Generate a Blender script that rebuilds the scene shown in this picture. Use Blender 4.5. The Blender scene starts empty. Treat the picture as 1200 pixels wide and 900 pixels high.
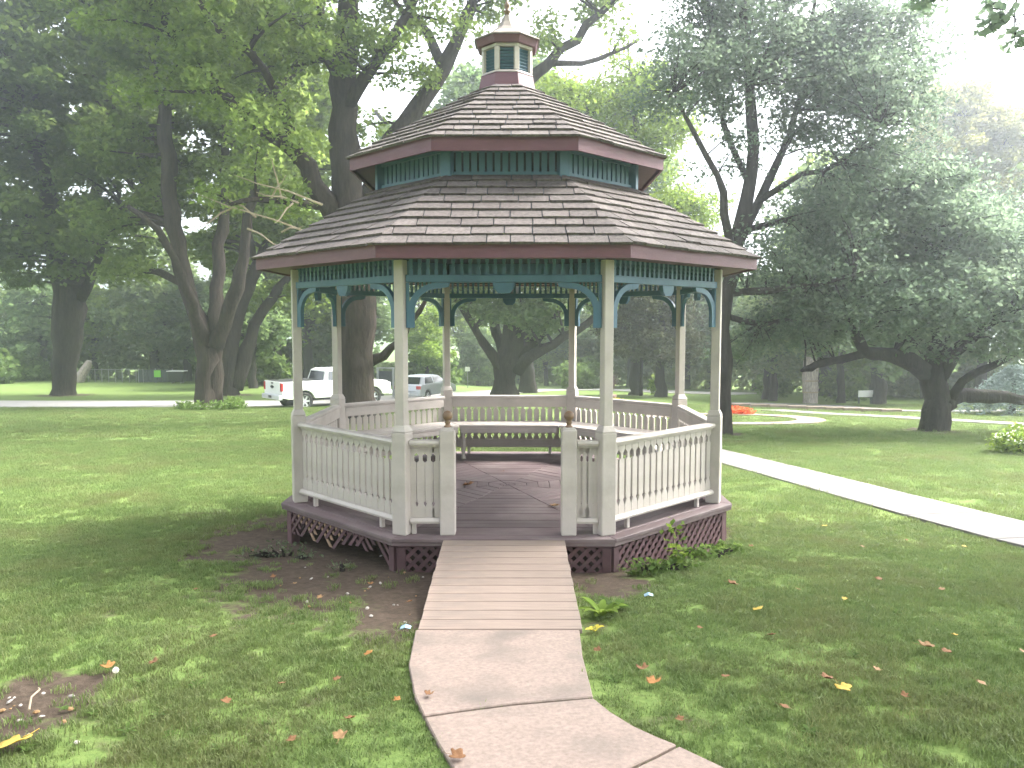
import bpy, bmesh, math, random
import numpy as np
from mathutils import Vector, Matrix

R_ = math.radians
rng = np.random.default_rng(11)
random.seed(5)
scene = bpy.context.scene
COL = scene.collection

# ------------------------------------------------------------------ camera
CZ = 2.29
FPX = 925.0
PITCH = math.atan(71.0 / FPX)
cam_d = bpy.data.cameras.new('camera')
cam_d.sensor_width = 36.0
cam_d.lens = 36.0 * FPX / 1200.0
cam_d.clip_start = 0.05
cam_d.clip_end = 2000
cam = bpy.data.objects.new('camera', cam_d)
COL.objects.link(cam)
cam.location = (0, 0, CZ)
cam.rotation_euler = (math.pi / 2 - PITCH, 0, 0)
scene.camera = cam

# ------------------------------------------------------------------ light
SUN_EL, SUN_AZ = R_(47), R_(70)          # azimuth measured from +Y (view axis) to the right
world = bpy.data.worlds.new('World')
scene.world = world
world.use_nodes = True
wn = world.node_tree
wn.nodes.clear()
w_out = wn.nodes.new('ShaderNodeOutputWorld')
w_bg = wn.nodes.new('ShaderNodeBackground')
w_sky = wn.nodes.new('ShaderNodeTexSky')
w_sky.sky_type = 'NISHITA'
w_sky.sun_disc = False
w_sky.sun_elevation = SUN_EL
w_sky.sun_rotation = SUN_AZ
w_sky.dust_density = 6.0
w_sky.air_density = 1.0
w_sky.ozone_density = 1.0
w_hs = wn.nodes.new('ShaderNodeHueSaturation')
w_hs.inputs['Saturation'].default_value = 0.28
w_bg.inputs['Strength'].default_value = 0.15
wn.links.new(w_sky.outputs[0], w_hs.inputs['Color'])
wn.links.new(w_hs.outputs[0], w_bg.inputs[0])
wn.links.new(w_bg.outputs[0], w_out.inputs[0])
sun_d = bpy.data.lights.new('sun', 'SUN')
sun_d.energy = 1.7
sun_d.angle = R_(18)
sun_d.color = (1.0, 0.95, 0.88)
sun = bpy.data.objects.new('sun', sun_d)
COL.objects.link(sun)
sdir = Vector((math.sin(SUN_AZ) * math.cos(SUN_EL), math.cos(SUN_AZ) * math.cos(SUN_EL), math.sin(SUN_EL)))
sun.rotation_euler = sdir.to_track_quat('Z', 'Y').to_euler()
sun.location = (20, 10, 30)
scene.view_settings.view_transform = 'Standard'
scene.view_settings.look = 'None'
scene.view_settings.gamma = 1.0
scene.view_settings.use_curve_mapping = False
scene.view_settings.exposure = 2.7
scene.cycles.max_bounces = 16
scene.cycles.diffuse_bounces = 9
scene.cycles.transmission_bounces = 12
scene.cycles.volume_bounces = 1

# ------------------------------------------------------------------ terrain function and pixel helpers
_gy = np.array([-40, 0, 5.33, 7.0, 8.4, 11, 14, 36, 130, 420.])
_gz = np.array([1.6, .54, .215, .05, -.07, -.21, -.36, -1.60, -7.0, -9.0])

def smooth(a, b, t):
    t = np.clip((t - a) / (b - a), 0, 1)
    return t * t * (3 - 2 * t)

def ground(x, y):
    x = np.asarray(x, float); y = np.asarray(y, float)
    z = 0
    for d in (-.9, -.3, .3, .9):
        z = z + np.interp(y + d, _gy, _gz) * .25
    flat = smooth(-2, -16, x)
    z = z + flat * .0275 * np.clip(np.minimum(y, 130) - 38, 0, None)
    return z

SP, CP = math.sin(PITCH), math.cos(PITCH)

def ray(px, py):
    u = (px - 600.) / FPX; v = (450. - py) / FPX
    return u, CP + v * SP, -SP + v * CP

def at(px, py, Y):
    dx, dy, dz = ray(px, py)
    t = Y / dy
    return Vector((dx * t, Y, CZ + dz * t))

def gp(px, py, off=0.0):
    dx, dy, dz = ray(px, py)
    lo, hi = .5, 600.
    for _ in range(60):
        m = (lo + hi) / 2
        if CZ + dz * m / dy > float(ground(dx * m / dy, m)) + off:
            lo = m
        else:
            hi = m
    return Vector((dx * lo / dy, lo, float(ground(dx * lo / dy, lo)) + off))

def G(x, y, off=0.0):
    return Vector((x, y, float(ground(x, y)) + off))

# ------------------------------------------------------------------ materials
MATS = {}

def nodes_of(name):
    m = bpy.data.materials.new(name)
    m.use_nodes = True
    nt = m.node_tree
    b = nt.nodes['Principled BSDF']
    MATS[name] = m
    return m, nt, b

def add(nt, kind, **kw):
    n = nt.nodes.new(kind)
    for k, v in kw.items():
        setattr(n, k, v)
    return n

def rand_node(nt):
    oi = add(nt, 'ShaderNodeObjectInfo')
    ge = add(nt, 'ShaderNodeNewGeometry')
    s = add(nt, 'ShaderNodeMath', operation='ADD')
    f = add(nt, 'ShaderNodeMath', operation='FRACT')
    nt.links.new(oi.outputs['Random'], s.inputs[0])
    nt.links.new(ge.outputs['Random Per Island'], s.inputs[1])
    nt.links.new(s.outputs[0], f.inputs[0])
    return f.outputs[0]

def mat(name, c, rough=.6, var=.15, scale=6., stretch=(1, 1, 1), bump=.0, bscale=None, piece=0., spec=.4,
        metal=0., dirt=None, dirt_amt=.5, dscale=3., bdist=.01):
    m, nt, b = nodes_of(name)
    L = nt.links
    tc = add(nt, 'ShaderNodeTexCoord')
    mp = add(nt, 'ShaderNodeMapping')
    mp.inputs['Scale'].default_value = stretch
    L.new(tc.outputs['Object'], mp.inputs[0])
    nz = add(nt, 'ShaderNodeTexNoise')
    nz.inputs['Scale'].default_value = scale
    nz.inputs['Detail'].default_value = 6
    nz.inputs['Roughness'].default_value = .65
    L.new(mp.outputs[0], nz.inputs['Vector'])
    rp = add(nt, 'ShaderNodeValToRGB')
    rp.color_ramp.elements[0].position = .28
    rp.color_ramp.elements[1].position = .72
    lo = [max(0, v * (1 - var)) for v in c]; hi = [v * (1 + var) for v in c]
    rp.color_ramp.elements[0].color = (*lo, 1); rp.color_ramp.elements[1].color = (*hi, 1)
    L.new(nz.outputs['Fac'], rp.inputs[0])
    col = rp.outputs[0]
    if dirt:
        n2 = add(nt, 'ShaderNodeTexNoise')
        n2.inputs['Scale'].default_value = dscale
        n2.inputs['Detail'].default_value = 8
        L.new(tc.outputs['Object'], n2.inputs['Vector'])
        r2 = add(nt, 'ShaderNodeValToRGB')
        r2.color_ramp.elements[0].position = .5; r2.color_ramp.elements[1].position = .72
        r2.color_ramp.elements[1].color = (dirt_amt,) * 3 + (1,)
        L.new(n2.outputs['Fac'], r2.inputs[0])
        mx = add(nt, 'ShaderNodeMix', data_type='RGBA')
        L.new(r2.outputs[0], mx.inputs['Factor'])
        L.new(col, mx.inputs['A'])
        mx.inputs['B'].default_value = (*dirt, 1)
        col = mx.outputs['Result']
    if piece:
        hs = add(nt, 'ShaderNodeHueSaturation')
        mr = add(nt, 'ShaderNodeMapRange')
        mr.inputs['To Min'].default_value = 1 - piece; mr.inputs['To Max'].default_value = 1 + piece
        L.new(rand_node(nt), mr.inputs['Value'])
        L.new(mr.outputs[0], hs.inputs['Value'])
        L.new(col, hs.inputs['Color'])
        col = hs.outputs[0]
    L.new(col, b.inputs['Base Color'])
    b.inputs['Roughness'].default_value = rough
    b.inputs['Specular IOR Level'].default_value = spec
    b.inputs['Metallic'].default_value = metal
    if bump:
        bp = add(nt, 'ShaderNodeBump')
        bp.inputs['Strength'].default_value = bump
        bp.inputs['Distance'].default_value = bdist
        nb = nz
        if bscale:
            nb = add(nt, 'ShaderNodeTexNoise')
            nb.inputs['Scale'].default_value = bscale
            nb.inputs['Detail'].default_value = 5
            L.new(mp.outputs[0], nb.inputs['Vector'])
        L.new(nb.outputs['Fac'], bp.inputs['Height'])
        L.new(bp.outputs[0], b.inputs['Normal'])
    return m

def leaf_mat(name, c1, c2, transl=.45, rough=.7):
    m, nt, b = nodes_of(name)
    L = nt.links
    at_ = add(nt, 'ShaderNodeAttribute', attribute_name='rnd')
    rp = add(nt, 'ShaderNodeValToRGB')
    rp.color_ramp.elements[0].color = (*c1, 1)
    rp.color_ramp.elements[1].color = (*c2, 1)
    L.new(at_.outputs['Fac'], rp.inputs[0])
    oi = add(nt, 'ShaderNodeObjectInfo')
    mr = add(nt, 'ShaderNodeMapRange')
    mr.inputs['To Min'].default_value = .8; mr.inputs['To Max'].default_value = 1.2
    L.new(oi.outputs['Random'], mr.inputs['Value'])
    hs = add(nt, 'ShaderNodeHueSaturation')
    L.new(mr.outputs[0], hs.inputs['Value'])
    L.new(rp.outputs[0], hs.inputs['Color'])
    b.inputs['Roughness'].default_value = rough
    b.inputs['Specular IOR Level'].default_value = .12
    L.new(hs.outputs[0], b.inputs['Base Color'])
    tr = add(nt, 'ShaderNodeBsdfTranslucent')
    h2 = add(nt, 'ShaderNodeHueSaturation')
    h2.inputs['Value'].default_value = 1.7
    h2.inputs['Hue'].default_value = .485
    L.new(hs.outputs[0], h2.inputs['Color'])
    L.new(h2.outputs[0], tr.inputs['Color'])
    mx = add(nt, 'ShaderNodeMixShader')
    mx.inputs[0].default_value = transl
    L.new(b.outputs[0], mx.inputs[1]); L.new(tr.outputs[0], mx.inputs[2])
    L.new(mx.outputs[0], nt.nodes['Material Output'].inputs['Surface'])
    return m

CREAM = mat('cream_paint', (.425, .383, .348), .5, .07, 5, bump=.15, bscale=30, dirt=(.25, .225, .185), dirt_amt=.6, dscale=3.)
TEAL = mat('teal_paint', (.062, .13, .185), .5, .12, 6, bump=.1, bscale=25)
MAROON = mat('maroon_paint', (.115, .048, .062), .55, .14, 5, bump=.15, bscale=22, stretch=(1, 1, 3))
CAPM = mat('cupola_cap', (.19, .165, .14), .8, .2, 12, bump=.2)
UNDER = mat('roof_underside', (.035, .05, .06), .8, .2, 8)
SHINGLE = mat('shingle_asphalt', (.108, .094, .088), .9, .45, 26, bump=.7, bscale=90, piece=.22, spec=.2,
              dirt=(.09, .075, .07), dirt_amt=.6, dscale=6., bdist=.006)
DECK = mat('deck_stain', (.105, .074, .076), .62, .25, 8, stretch=(.35, 3, 3), bump=.25, bscale=14, piece=.14,
           dirt=(.19, .155, .15), dirt_amt=.6, dscale=2.2, bdist=.004)
LATT = mat('lattice_stain', (.095, .05, .055), .7, .2, 12, bump=.2, bscale=30, piece=.18)
RAWWOOD = mat('bare_wood', (.30, .20, .13), .8, .25, 14, bump=.3, piece=.2)
RAMPW = mat('weathered_plank', (.225, .172, .14), .8, .22, 9, stretch=(.25, 4, 4), bump=.45, bscale=16, piece=.09,
            dirt=(.15, .122, .105), dirt_amt=.7, dscale=2.6, bdist=.004)
CONC = mat('concrete', (.235, .180, .150), .88, .26, 38, bump=.35, bscale=120, dirt=(.125, .105, .09), dirt_amt=.75,
           dscale=2.4, bdist=.003)
CONC2 = mat('pale_concrete', (.165, .155, .148), .85, .12, 5, bump=.2, bscale=60, dirt=(.17, .155, .142), dirt_amt=.5, dscale=1.5)
ASPH = mat('road_gravel', (.36, .34, .32), .9, .12, 2.5, bump=.2, bscale=40)
JOINT = mat('joint_soil', (.07, .055, .045), .95, .3, 20)
BALLW = mat('finial_wood', (.17, .105, .06), .45, .3, 18, bump=.1)
GREYM = mat('grey_metal', (.33, .34, .35), .4, .08, 8, metal=.6)
BLACK = mat('black_plastic', (.02, .02, .022), .5, .1, 8)
RUBBER = mat('tyre_rubber', (.018, .018, .018), .8, .15, 20)
WHITEP = mat('white_car_paint', (.80, .80, .80), .22, .02, 3, spec=.6)
SILVER = mat('silver_car_paint', (.48, .50, .53), .28, .03, 3, metal=.55)
CHROME = mat('wheel_alloy', (.62, .63, .65), .35, .05, 6, metal=.35)
GLASSD = mat('tinted_glass', (.025, .03, .035), .08, .05, 3, spec=.8)
REDL = mat('red_lamp', (.45, .02, .02), .2, .05, 8, spec=.6)
LAMPW = mat('clear_lamp', (.7, .7, .7), .15, .05, 8, spec=.6)
SIGNW = mat('white_board', (.8, .8, .78), .5, .04, 8)
SIGNG = mat('green_board', (.22, .62, .06), .5, .05, 8)
DARKB = mat('dark_panel', (.045, .055, .06), .6, .2, 6)
BARKPALE = mat('pale_log', (.34, .29, .26), .9, .6, 7, stretch=(2.5, 2.5, .6), bump=.6, piece=.2, bdist=.03)
BLUEP = mat('blue_plastic', (.27, .40, .50), .35, .1, 8)
TWIG = mat('dry_twig', (.30, .24, .17), .9, .2, 20)
STONE = mat('pale_pebble', (.34, .31, .28), .8, .2, 20)
TERRA = mat('planter_clay', (.22, .15, .12), .8, .2, 9)

def bark_mat(name, c):
    m, nt, b = nodes_of(name)
    L = nt.links
    tc = add(nt, 'ShaderNodeTexCoord')
    mp = add(nt, 'ShaderNodeMapping')
    mp.inputs['Scale'].default_value = (1, 1, .16)
    L.new(tc.outputs['Object'], mp.inputs[0])
    nz = add(nt, 'ShaderNodeTexNoise')
    nz.inputs['Scale'].default_value = 9
    nz.inputs['Detail'].default_value = 8
    nz.inputs['Roughness'].default_value = .7
    L.new(mp.outputs[0], nz.inputs['Vector'])
    n2 = add(nt, 'ShaderNodeTexNoise')
    n2.inputs['Scale'].default_value = .8
    L.new(tc.outputs['Object'], n2.inputs['Vector'])
    rp = add(nt, 'ShaderNodeValToRGB')
    rp.color_ramp.elements[0].position = .35; rp.color_ramp.elements[1].position = .7
    rp.color_ramp.elements[0].color = (*[v * .45 for v in c], 1)
    rp.color_ramp.elements[1].color = (*[v * 1.3 for v in c], 1)
    L.new(nz.outputs['Fac'], rp.inputs[0])
    mx = add(nt, 'ShaderNodeMix', data_type='RGBA', blend_type='MULTIPLY')
    mx.inputs['Factor'].default_value = .5
    L.new(rp.outputs[0], mx.inputs['A']); L.new(n2.outputs['Fac'], mx.inputs['B'])
    L.new(mx.outputs['Result'], b.inputs['Base Color'])
    b.inputs['Roughness'].default_value = .95
    b.inputs['Specular IOR Level'].default_value = .15
    bp = add(nt, 'ShaderNodeBump')
    bp.inputs['Strength'].default_value = 1.0; bp.inputs['Distance'].default_value = .08
    L.new(nz.outputs['Fac'], bp.inputs['Height']); L.new(bp.outputs[0], b.inputs['Normal'])
    return m

BARK = bark_mat('bark_brown', (.062, .05, .042))
BARKD = bark_mat('bark_dark', (.05, .042, .037))
BARKG = bark_mat('bark_grey', (.07, .06, .054))
LF_MAPLE = leaf_mat('leaf_maple', (.06, .105, .022), (.16, .225, .055), .5)
LF_DARK = leaf_mat('leaf_dark', (.045, .085, .02), (.12, .175, .042), .5)
LF_OAK = leaf_mat('leaf_oak', (.06, .11, .04), (.145, .205, .08), .5)
LF_BLUE = leaf_mat('leaf_bluish', (.08, .13, .08), (.165, .215, .14), .5)
LF_GOLD = leaf_mat('leaf_golden', (.13, .15, .045), (.25, .25, .085), .55)
LF_LIGHT = leaf_mat('leaf_light', (.09, .16, .025), (.19, .27, .05))
LF_CONIF = leaf_mat('leaf_conifer', (.05, .065, .028), (.135, .145, .06), .25)
LF_SPRUCE = leaf_mat('leaf_spruce', (.10, .145, .13), (.19, .24, .22), .2)
LF_FAR = leaf_mat('leaf_far', (.075, .125, .045), (.175, .23, .085), .5)
LF_UNDER = leaf_mat('leaf_undergrowth', (.085, .135, .05), (.20, .25, .095), .5)
LF_SHRUB = leaf_mat('leaf_shrub', (.05, .09, .02), (.12, .19, .05))
LF_WEED = leaf_mat('leaf_weed', (.07, .095, .05), (.14, .17, .10), .3)
LF_ORANGE = leaf_mat('petal_orange', (.42, .07, .02), (.55, .16, .05), .3)
LF_YELLOW = leaf_mat('petal_yellow', (.45, .38, .04), (.60, .52, .08), .3)
LF_PURPLE = leaf_mat('leaf_purple', (.09, .05, .065), (.19, .12, .14), .2)
LF_WHITE = leaf_mat('petal_white', (.62, .60, .55), (.75, .72, .66), .3)
FL_YEL = mat('fallen_leaf_yellow', (.42, .29, .05), .6, .25, 30, spec=.3)
FL_BRN = mat('fallen_leaf_brown', (.17, .085, .04), .75, .35, 30, spec=.2)
FL_TAN = mat('fallen_leaf_tan', (.24, .145, .07), .7, .3, 30, spec=.2)
FL_ORG = mat('fallen_leaf_orange', (.27, .125, .035), .65, .3, 30, spec=.3)

def grass_mat():
    m, nt, b = nodes_of('grass_blade')
    L = nt.links
    oi = add(nt, 'ShaderNodeObjectInfo')
    tc = add(nt, 'ShaderNodeNewGeometry')
    nz = add(nt, 'ShaderNodeTexNoise')
    nz.inputs['Scale'].default_value = 1.1
    nz.inputs['Detail'].default_value = 4
    L.new(tc.outputs['Position'], nz.inputs['Vector'])
    s = add(nt, 'ShaderNodeMath', operation='MULTIPLY_ADD')
    s.inputs[1].default_value = .55
    L.new(oi.outputs['Random'], s.inputs[0])
    mm = add(nt, 'ShaderNodeMath', operation='MULTIPLY')
    mm.inputs[1].default_value = .55
    L.new(nz.outputs['Fac'], mm.inputs[0]); L.new(mm.outputs[0], s.inputs[2])
    rp = add(nt, 'ShaderNodeValToRGB')
    e = rp.color_ramp.elements
    e[0].position = .12; e[0].color = (.10, .152, .046, 1)
    e[1].position = .9; e[1].color = (.225, .255, .10, 1)
    x = e.new(.5); x.color = (.145, .21, .064, 1)
    x = e.new(.74); x.color = (.175, .235, .078, 1)
    L.new(s.outputs[0], rp.inputs[0])
    n2 = add(nt, 'ShaderNodeTexNoise'); n2.inputs['Scale'].default_value = .75; n2.inputs['Detail'].default_value = 5; n2.inputs['Roughness'].default_value = .7
    L.new(tc.outputs['Position'], n2.inputs['Vector'])
    r2 = add(nt, 'ShaderNodeValToRGB'); r2.color_ramp.elements[0].position = .46; r2.color_ramp.elements[1].position = .72
    r2.color_ramp.elements[1].color = (.65, .65, .65, 1)
    L.new(n2.outputs['Fac'], r2.inputs[0])
    dm = add(nt, 'ShaderNodeMix', data_type='RGBA')
    L.new(r2.outputs[0], dm.inputs['Factor']); L.new(rp.outputs[0], dm.inputs['A']); dm.inputs['B'].default_value = (.185, .17, .075, 1)
    L.new(dm.outputs['Result'], b.inputs['Base Color'])
    b.inputs['Roughness'].default_value = .5
    b.inputs['Specular IOR Level'].default_value = .35
    tr = add(nt, 'ShaderNodeBsdfTranslucent')
    L.new(dm.outputs['Result'], tr.inputs['Color'])
    mx = add(nt, 'ShaderNodeMixShader'); mx.inputs[0].default_value = .5
    L.new(b.outputs[0], mx.inputs[1]); L.new(tr.outputs[0], mx.inputs[2])
    L.new(mx.outputs[0], nt.nodes['Material Output'].inputs['Surface'])
    return m

def ground_mat():
    m, nt, b = nodes_of('lawn_ground')
    L = nt.links
    ge = add(nt, 'ShaderNodeNewGeometry')
    def noise(s, d=6):
        n = add(nt, 'ShaderNodeTexNoise'); n.inputs['Scale'].default_value = s; n.inputs['Detail'].default_value = d
        n.inputs['Roughness'].default_value = .65
        L.new(ge.outputs['Position'], n.inputs['Vector']); return n.outputs['Fac']
    def ramp(f, els):
        r = add(nt, 'ShaderNodeValToRGB'); e = r.color_ramp.elements
        e[0].position, e[0].color = els[0][0], (*els[0][1], 1)
        e[1].position, e[1].color = els[-1][0], (*els[-1][1], 1)
        for p, c in els[1:-1]:
            x = e.new(p); x.color = (*c, 1)
        L.new(f, r.inputs[0]); return r.outputs[0]
    fine = ramp(noise(24, 9), [(.3, (.09, .14, .04)), (.55, (.135, .195, .056)), (.75, (.175, .225, .075))])
    broad = ramp(noise(.32, 5), [(.3, (.88, .9, .88)), (.7, (1.14, 1.1, 1.1))])
    mx = add(nt, 'ShaderNodeMix', data_type='RGBA', blend_type='MULTIPLY'); mx.inputs['Factor'].default_value = 1
    L.new(fine, mx.inputs['A']); L.new(broad, mx.inputs['B'])
    soil = ramp(noise(14, 10), [(.3, (.045, .033, .025)), (.6, (.085, .064, .048)), (.8, (.13, .105, .08))])
    a = add(nt, 'ShaderNodeAttribute', attribute_name='dirt')
    s1 = add(nt, 'ShaderNodeMath', operation='ADD')
    s2 = add(nt, 'ShaderNodeMath', operation='MULTIPLY_ADD')
    L.new(noise(4.5, 9), s2.inputs[0]); s2.inputs[1].default_value = 2.2; s2.inputs[2].default_value = -1.1
    L.new(a.outputs['Fac'], s1.inputs[0]); L.new(s2.outputs[0], s1.inputs[1])
    msk = ramp(s1.outputs[0], [(.3, (0, 0, 0)), (.7, (1, 1, 1))])
    m2 = add(nt, 'ShaderNodeMix', data_type='RGBA')
    L.new(msk, m2.inputs['Factor']); L.new(mx.outputs['Result'], m2.inputs['A']); L.new(soil, m2.inputs['B'])
    L.new(m2.outputs['Result'], b.inputs['Base Color'])
    b.inputs['Roughness'].default_value = .95; b.inputs['Specular IOR Level'].default_value = .1
    bp = add(nt, 'ShaderNodeBump'); bp.inputs['Strength'].default_value = .6; bp.inputs['Distance'].default_value = .02
    L.new(noise(40, 6), bp.inputs['Height']); L.new(bp.outputs[0], b.inputs['Normal'])
    return m

GRASS = grass_mat()
GROUND = ground_mat()

# ------------------------------------------------------------------ object helpers
def link(o, parent=None):
    COL.objects.link(o)
    if parent is not None:
        o.parent = parent
    return o

def obj(name, me, m=None, parent=None, loc=(0, 0, 0), rot=(0, 0, 0)):
    if m is not None and not me.materials:
        me.materials.append(m)
    o = bpy.data.objects.new(name, me)
    o.location = loc; o.rotation_euler = rot
    return link(o, parent)

def empty(name, loc, rz=0., parent=None):
    o = bpy.data.objects.new(name, None)
    o.empty_display_size = .3
    o.location = loc; o.rotation_euler = (0, 0, rz)
    return link(o, parent)

def tag(o, label=None, cat=None, group=None, kind=None):
    if label: o['label'] = label
    if cat: o['category'] = cat
    if group: o['group'] = group
    if kind: o['kind'] = kind
    return o

class MB:
    """collects simple shapes into one mesh"""
    def __init__(s): s.v = []; s.f = []
    def add(s, vs, fs):
        k = len(s.v)
        s.v += [tuple(v) for v in vs]
        s.f += [tuple(i + k for i in f) for f in fs]
        return s
    def box(s, c, d, rz=0., M=None):
        x, y, z = [v / 2 for v in d]
        vs = [Vector((a, b, e)) for a in (-x, x) for b in (-y, y) for e in (-z, z)]
        if rz: vs = [Matrix.Rotation(rz, 3, 'Z') @ v for v in vs]
        if M is not None: vs = [M @ v for v in vs]
        vs = [v + Vector(c) for v in vs]
        return s.add(vs, [(0, 1, 3, 2), (4, 6, 7, 5), (0, 4, 5, 1), (2, 3, 7, 6), (0, 2, 6, 4), (1, 5, 7, 3)])
    def b2(s, x0, x1, y0, y1, z0, z1):
        return s.box(((x0 + x1) / 2, (y0 + y1) / 2, (z0 + z1) / 2), (x1 - x0, y1 - y0, z1 - z0))
    def hull8(s, a, b):
        """two quads a (bottom) and b (top), counter-clockwise"""
        n = len(a)
        fs = [tuple(range(n))[::-1], tuple(range(n, 2 * n))] + [(i, (i + 1) % n, n + (i + 1) % n, n + i) for i in range(n)]
        return s.add(list(a) + list(b), fs)
    def prism(s, prof, y0, y1, axes='xz'):
        """profile polygon in xz extruded along y (or xy along z)"""
        n = len(prof)
        if axes == 'xz':
            a = [(p[0], y0, p[1]) for p in prof]; b = [(p[0], y1, p[1]) for p in prof]
        else:
            a = [(p[0], p[1], y0) for p in prof]; b = [(p[0], p[1], y1) for p in prof]
        return s.hull8(a, b)
    def lathe(s, prof, n=12, c=(0, 0, 0), caps=True):
        k = len(prof)
        vs = [(c[0] + r * math.cos(2 * math.pi * i / n), c[1] + r * math.sin(2 * math.pi * i / n), c[2] + z)
              for r, z in prof for i in range(n)]
        fs = [(j * n + i, j * n + (i + 1) % n, (j + 1) * n + (i + 1) % n, (j + 1) * n + i) for j in range(k - 1) for i in range(n)]
        if caps: fs += [tuple(range(n))[::-1], tuple((k - 1) * n + i for i in range(n))]
        return s.add(vs, fs)
    def tube(s, pts, rad, n=6):
        v, f = tube_data(pts, rad, n)
        return s.add([tuple(a) for a in v], f)
    def mesh(s, name, bevel=0., smooth_=False, segs=1):
        me = bpy.data.meshes.new(name)
        me.from_pydata(s.v, [], s.f)
        bm = bmesh.new(); bm.from_mesh(me)
        bmesh.ops.recalc_face_normals(bm, faces=bm.faces)
        if bevel:
            es = [e for e in bm.edges if len(e.link_faces) == 2 and e.calc_face_angle(0) > .5]
            bmesh.ops.bevel(bm, geom=es, offset=bevel, segments=segs, affect='EDGES', profile=.5, clamp_overlap=True)
        bm.to_mesh(me); bm.free()
        if smooth_:
            me.shade_smooth()
        return me
    def build(s, name, m, parent=None, loc=(0, 0, 0), rot=(0, 0, 0), bevel=0., smooth_=False, segs=1):
        return obj(name, s.mesh(name, bevel, smooth_, segs), m, parent, loc, rot)

def tube_data(pts, rad, n=8):
    P = np.array([tuple(p) for p in pts], float); rad = np.asarray(rad, float)
    T = np.gradient(P, axis=0)
    T /= np.linalg.norm(T, axis=1)[:, None] + 1e-9
    u = np.cross(T[0], (0.3, .9, .1)); u /= np.linalg.norm(u)
    V = []
    ang = np.arange(n) * 2 * math.pi / n
    for i in range(len(P)):
        u = u - T[i] * np.dot(u, T[i]); u /= np.linalg.norm(u) + 1e-9
        w = np.cross(T[i], u)
        V.append(P[i] + rad[i] * (np.cos(ang)[:, None] * u + np.sin(ang)[:, None] * w))
    V = np.concatenate(V)
    F = [(j * n + i, j * n + (i + 1) % n, (j + 1) * n + (i + 1) % n, (j + 1) * n + i) for j in range(len(P) - 1) for i in range(n)]
    F += [tuple(range(n))[::-1], tuple((len(P) - 1) * n + i for i in range(n))]
    return V, F

def fast_mesh(name, V, F, rnd=None):
    """V (n,3), F (m,k) arrays, all faces of k corners"""
    me = bpy.data.meshes.new(name)
    V = np.ascontiguousarray(V, np.float32); F = np.ascontiguousarray(F, np.int32)
    me.vertices.add(len(V)); me.vertices.foreach_set('co', V.ravel())
    k = F.shape[1]
    me.loops.add(F.size); me.loops.foreach_set('vertex_index', F.ravel())
    me.polygons.add(len(F)); me.polygons.foreach_set('loop_start', np.arange(0, F.size, k, dtype=np.int32))
    me.update(calc_edges=True)
    if rnd is not None:
        a = me.attributes.new('rnd', 'FLOAT', 'FACE')
        a.data.foreach_set('value', np.asarray(rnd, np.float32))
    return me

# ------------------------------------------------------------------ sizes of the gazebo
RP = 2.44                      # radius to the posts
C8 = math.cos(math.pi / 8); S8 = math.sin(math.pi / 8)
GX, GY = -.056, 9.43
ZD = .35                       # deck level
RD = 2.635
GROT = -.008

# ------------------------------------------------------------------ ground sheet with worn soil
slab_px = dict(
    one=[(487, 738), (679, 738), (683, 770), (691, 800), (695, 816), (600, 824), (545, 831), (497, 838), (486, 815), (479, 778)],
    two=[(498, 840.5), (545, 833.5), (600, 826.5), (696, 818), (716, 834), (742, 850), (770, 863), (793, 872), (765, 886), (735, 900), (690, 935), (600, 1010), (553, 935), (532, 900), (512, 868)],
    three=[(796, 874), (830, 890), (862, 905), (930, 935), (1010, 975), (900, 1060), (790, 1150), (655, 1110), (604, 1013), (693, 938), (738, 902.5), (768, 888.5)])
SLABS = {k: [gp(x, y, .035) for x, y in v] for k, v in slab_px.items()}

def in_poly(px, py, poly):
    c = np.zeros(px.shape, bool)
    n = len(poly)
    for i in range(n):
        x0, y0 = poly[i][0], poly[i][1]; x1, y1 = poly[(i + 1) % n][0], poly[(i + 1) % n][1]
        cond = ((y0 > py) != (y1 > py)) & (px < (x1 - x0) * (py - y0) / (y1 - y0 + 1e-12) + x0)
        c ^= cond
    return c

# soil patches: pixel centre and pixel half sizes turned into metres on the ground
soil_px = [(390, 780, 160, 70, .22), (200, 700, 170, 60, .2), (110, 850, 120, 60, .3), (395, 660, 125, 58, 1.0), (470, 705, 50, 50, 1.0), (310, 630, 80, 32, .9), (250, 612, 60, 16, .45),
           (712, 684, 55, 18, .9), (20, 835, 75, 50, .95), (120, 720, 40, 10, .35), (320, 765, 30, 14, .45),
           (310, 710, 60, 15, .4), (420, 735, 60, 18, .45), (700, 730, 18, 50, .5), (270, 822, 18, 10, .45), (800, 850, 60, 14, .35),
           (470, 800, 26, 60, .3), (290, 690, 50, 14, .4), (870, 600, 30, 30, .4)]
soil = []
for (px, py, hx, hy, a) in soil_px:
    c = gp(px, py); e = gp(px + hx, py); f0 = gp(px, py - hy); f1 = gp(px, py + hy)
    soil.append((c.x, (f0.y + f1.y) / 2, abs(e.x - c.x), abs(f0.y - f1.y) / 2, a))
tree_soil = []

def dirt_at(x, y):
    d = np.zeros(np.shape(x))
    for cx, cy, rx, ry, a in soil:
        q = ((x - cx) / rx) ** 2 + ((y - cy) / ry) ** 2
        d = np.maximum(d, a * (1 - smooth(.05, 2.3, q)))
    r = np.hypot(x - GX, y - GY)
    d = np.maximum(d, 1 - smooth(2.45, 2.85, r))
    for cx, cy, rr in tree_soil:
        d = np.maximum(d, .75 * (1 - smooth(rr * .6, rr * 1.3, np.hypot(x - cx, y - cy))))
    return d

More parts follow.
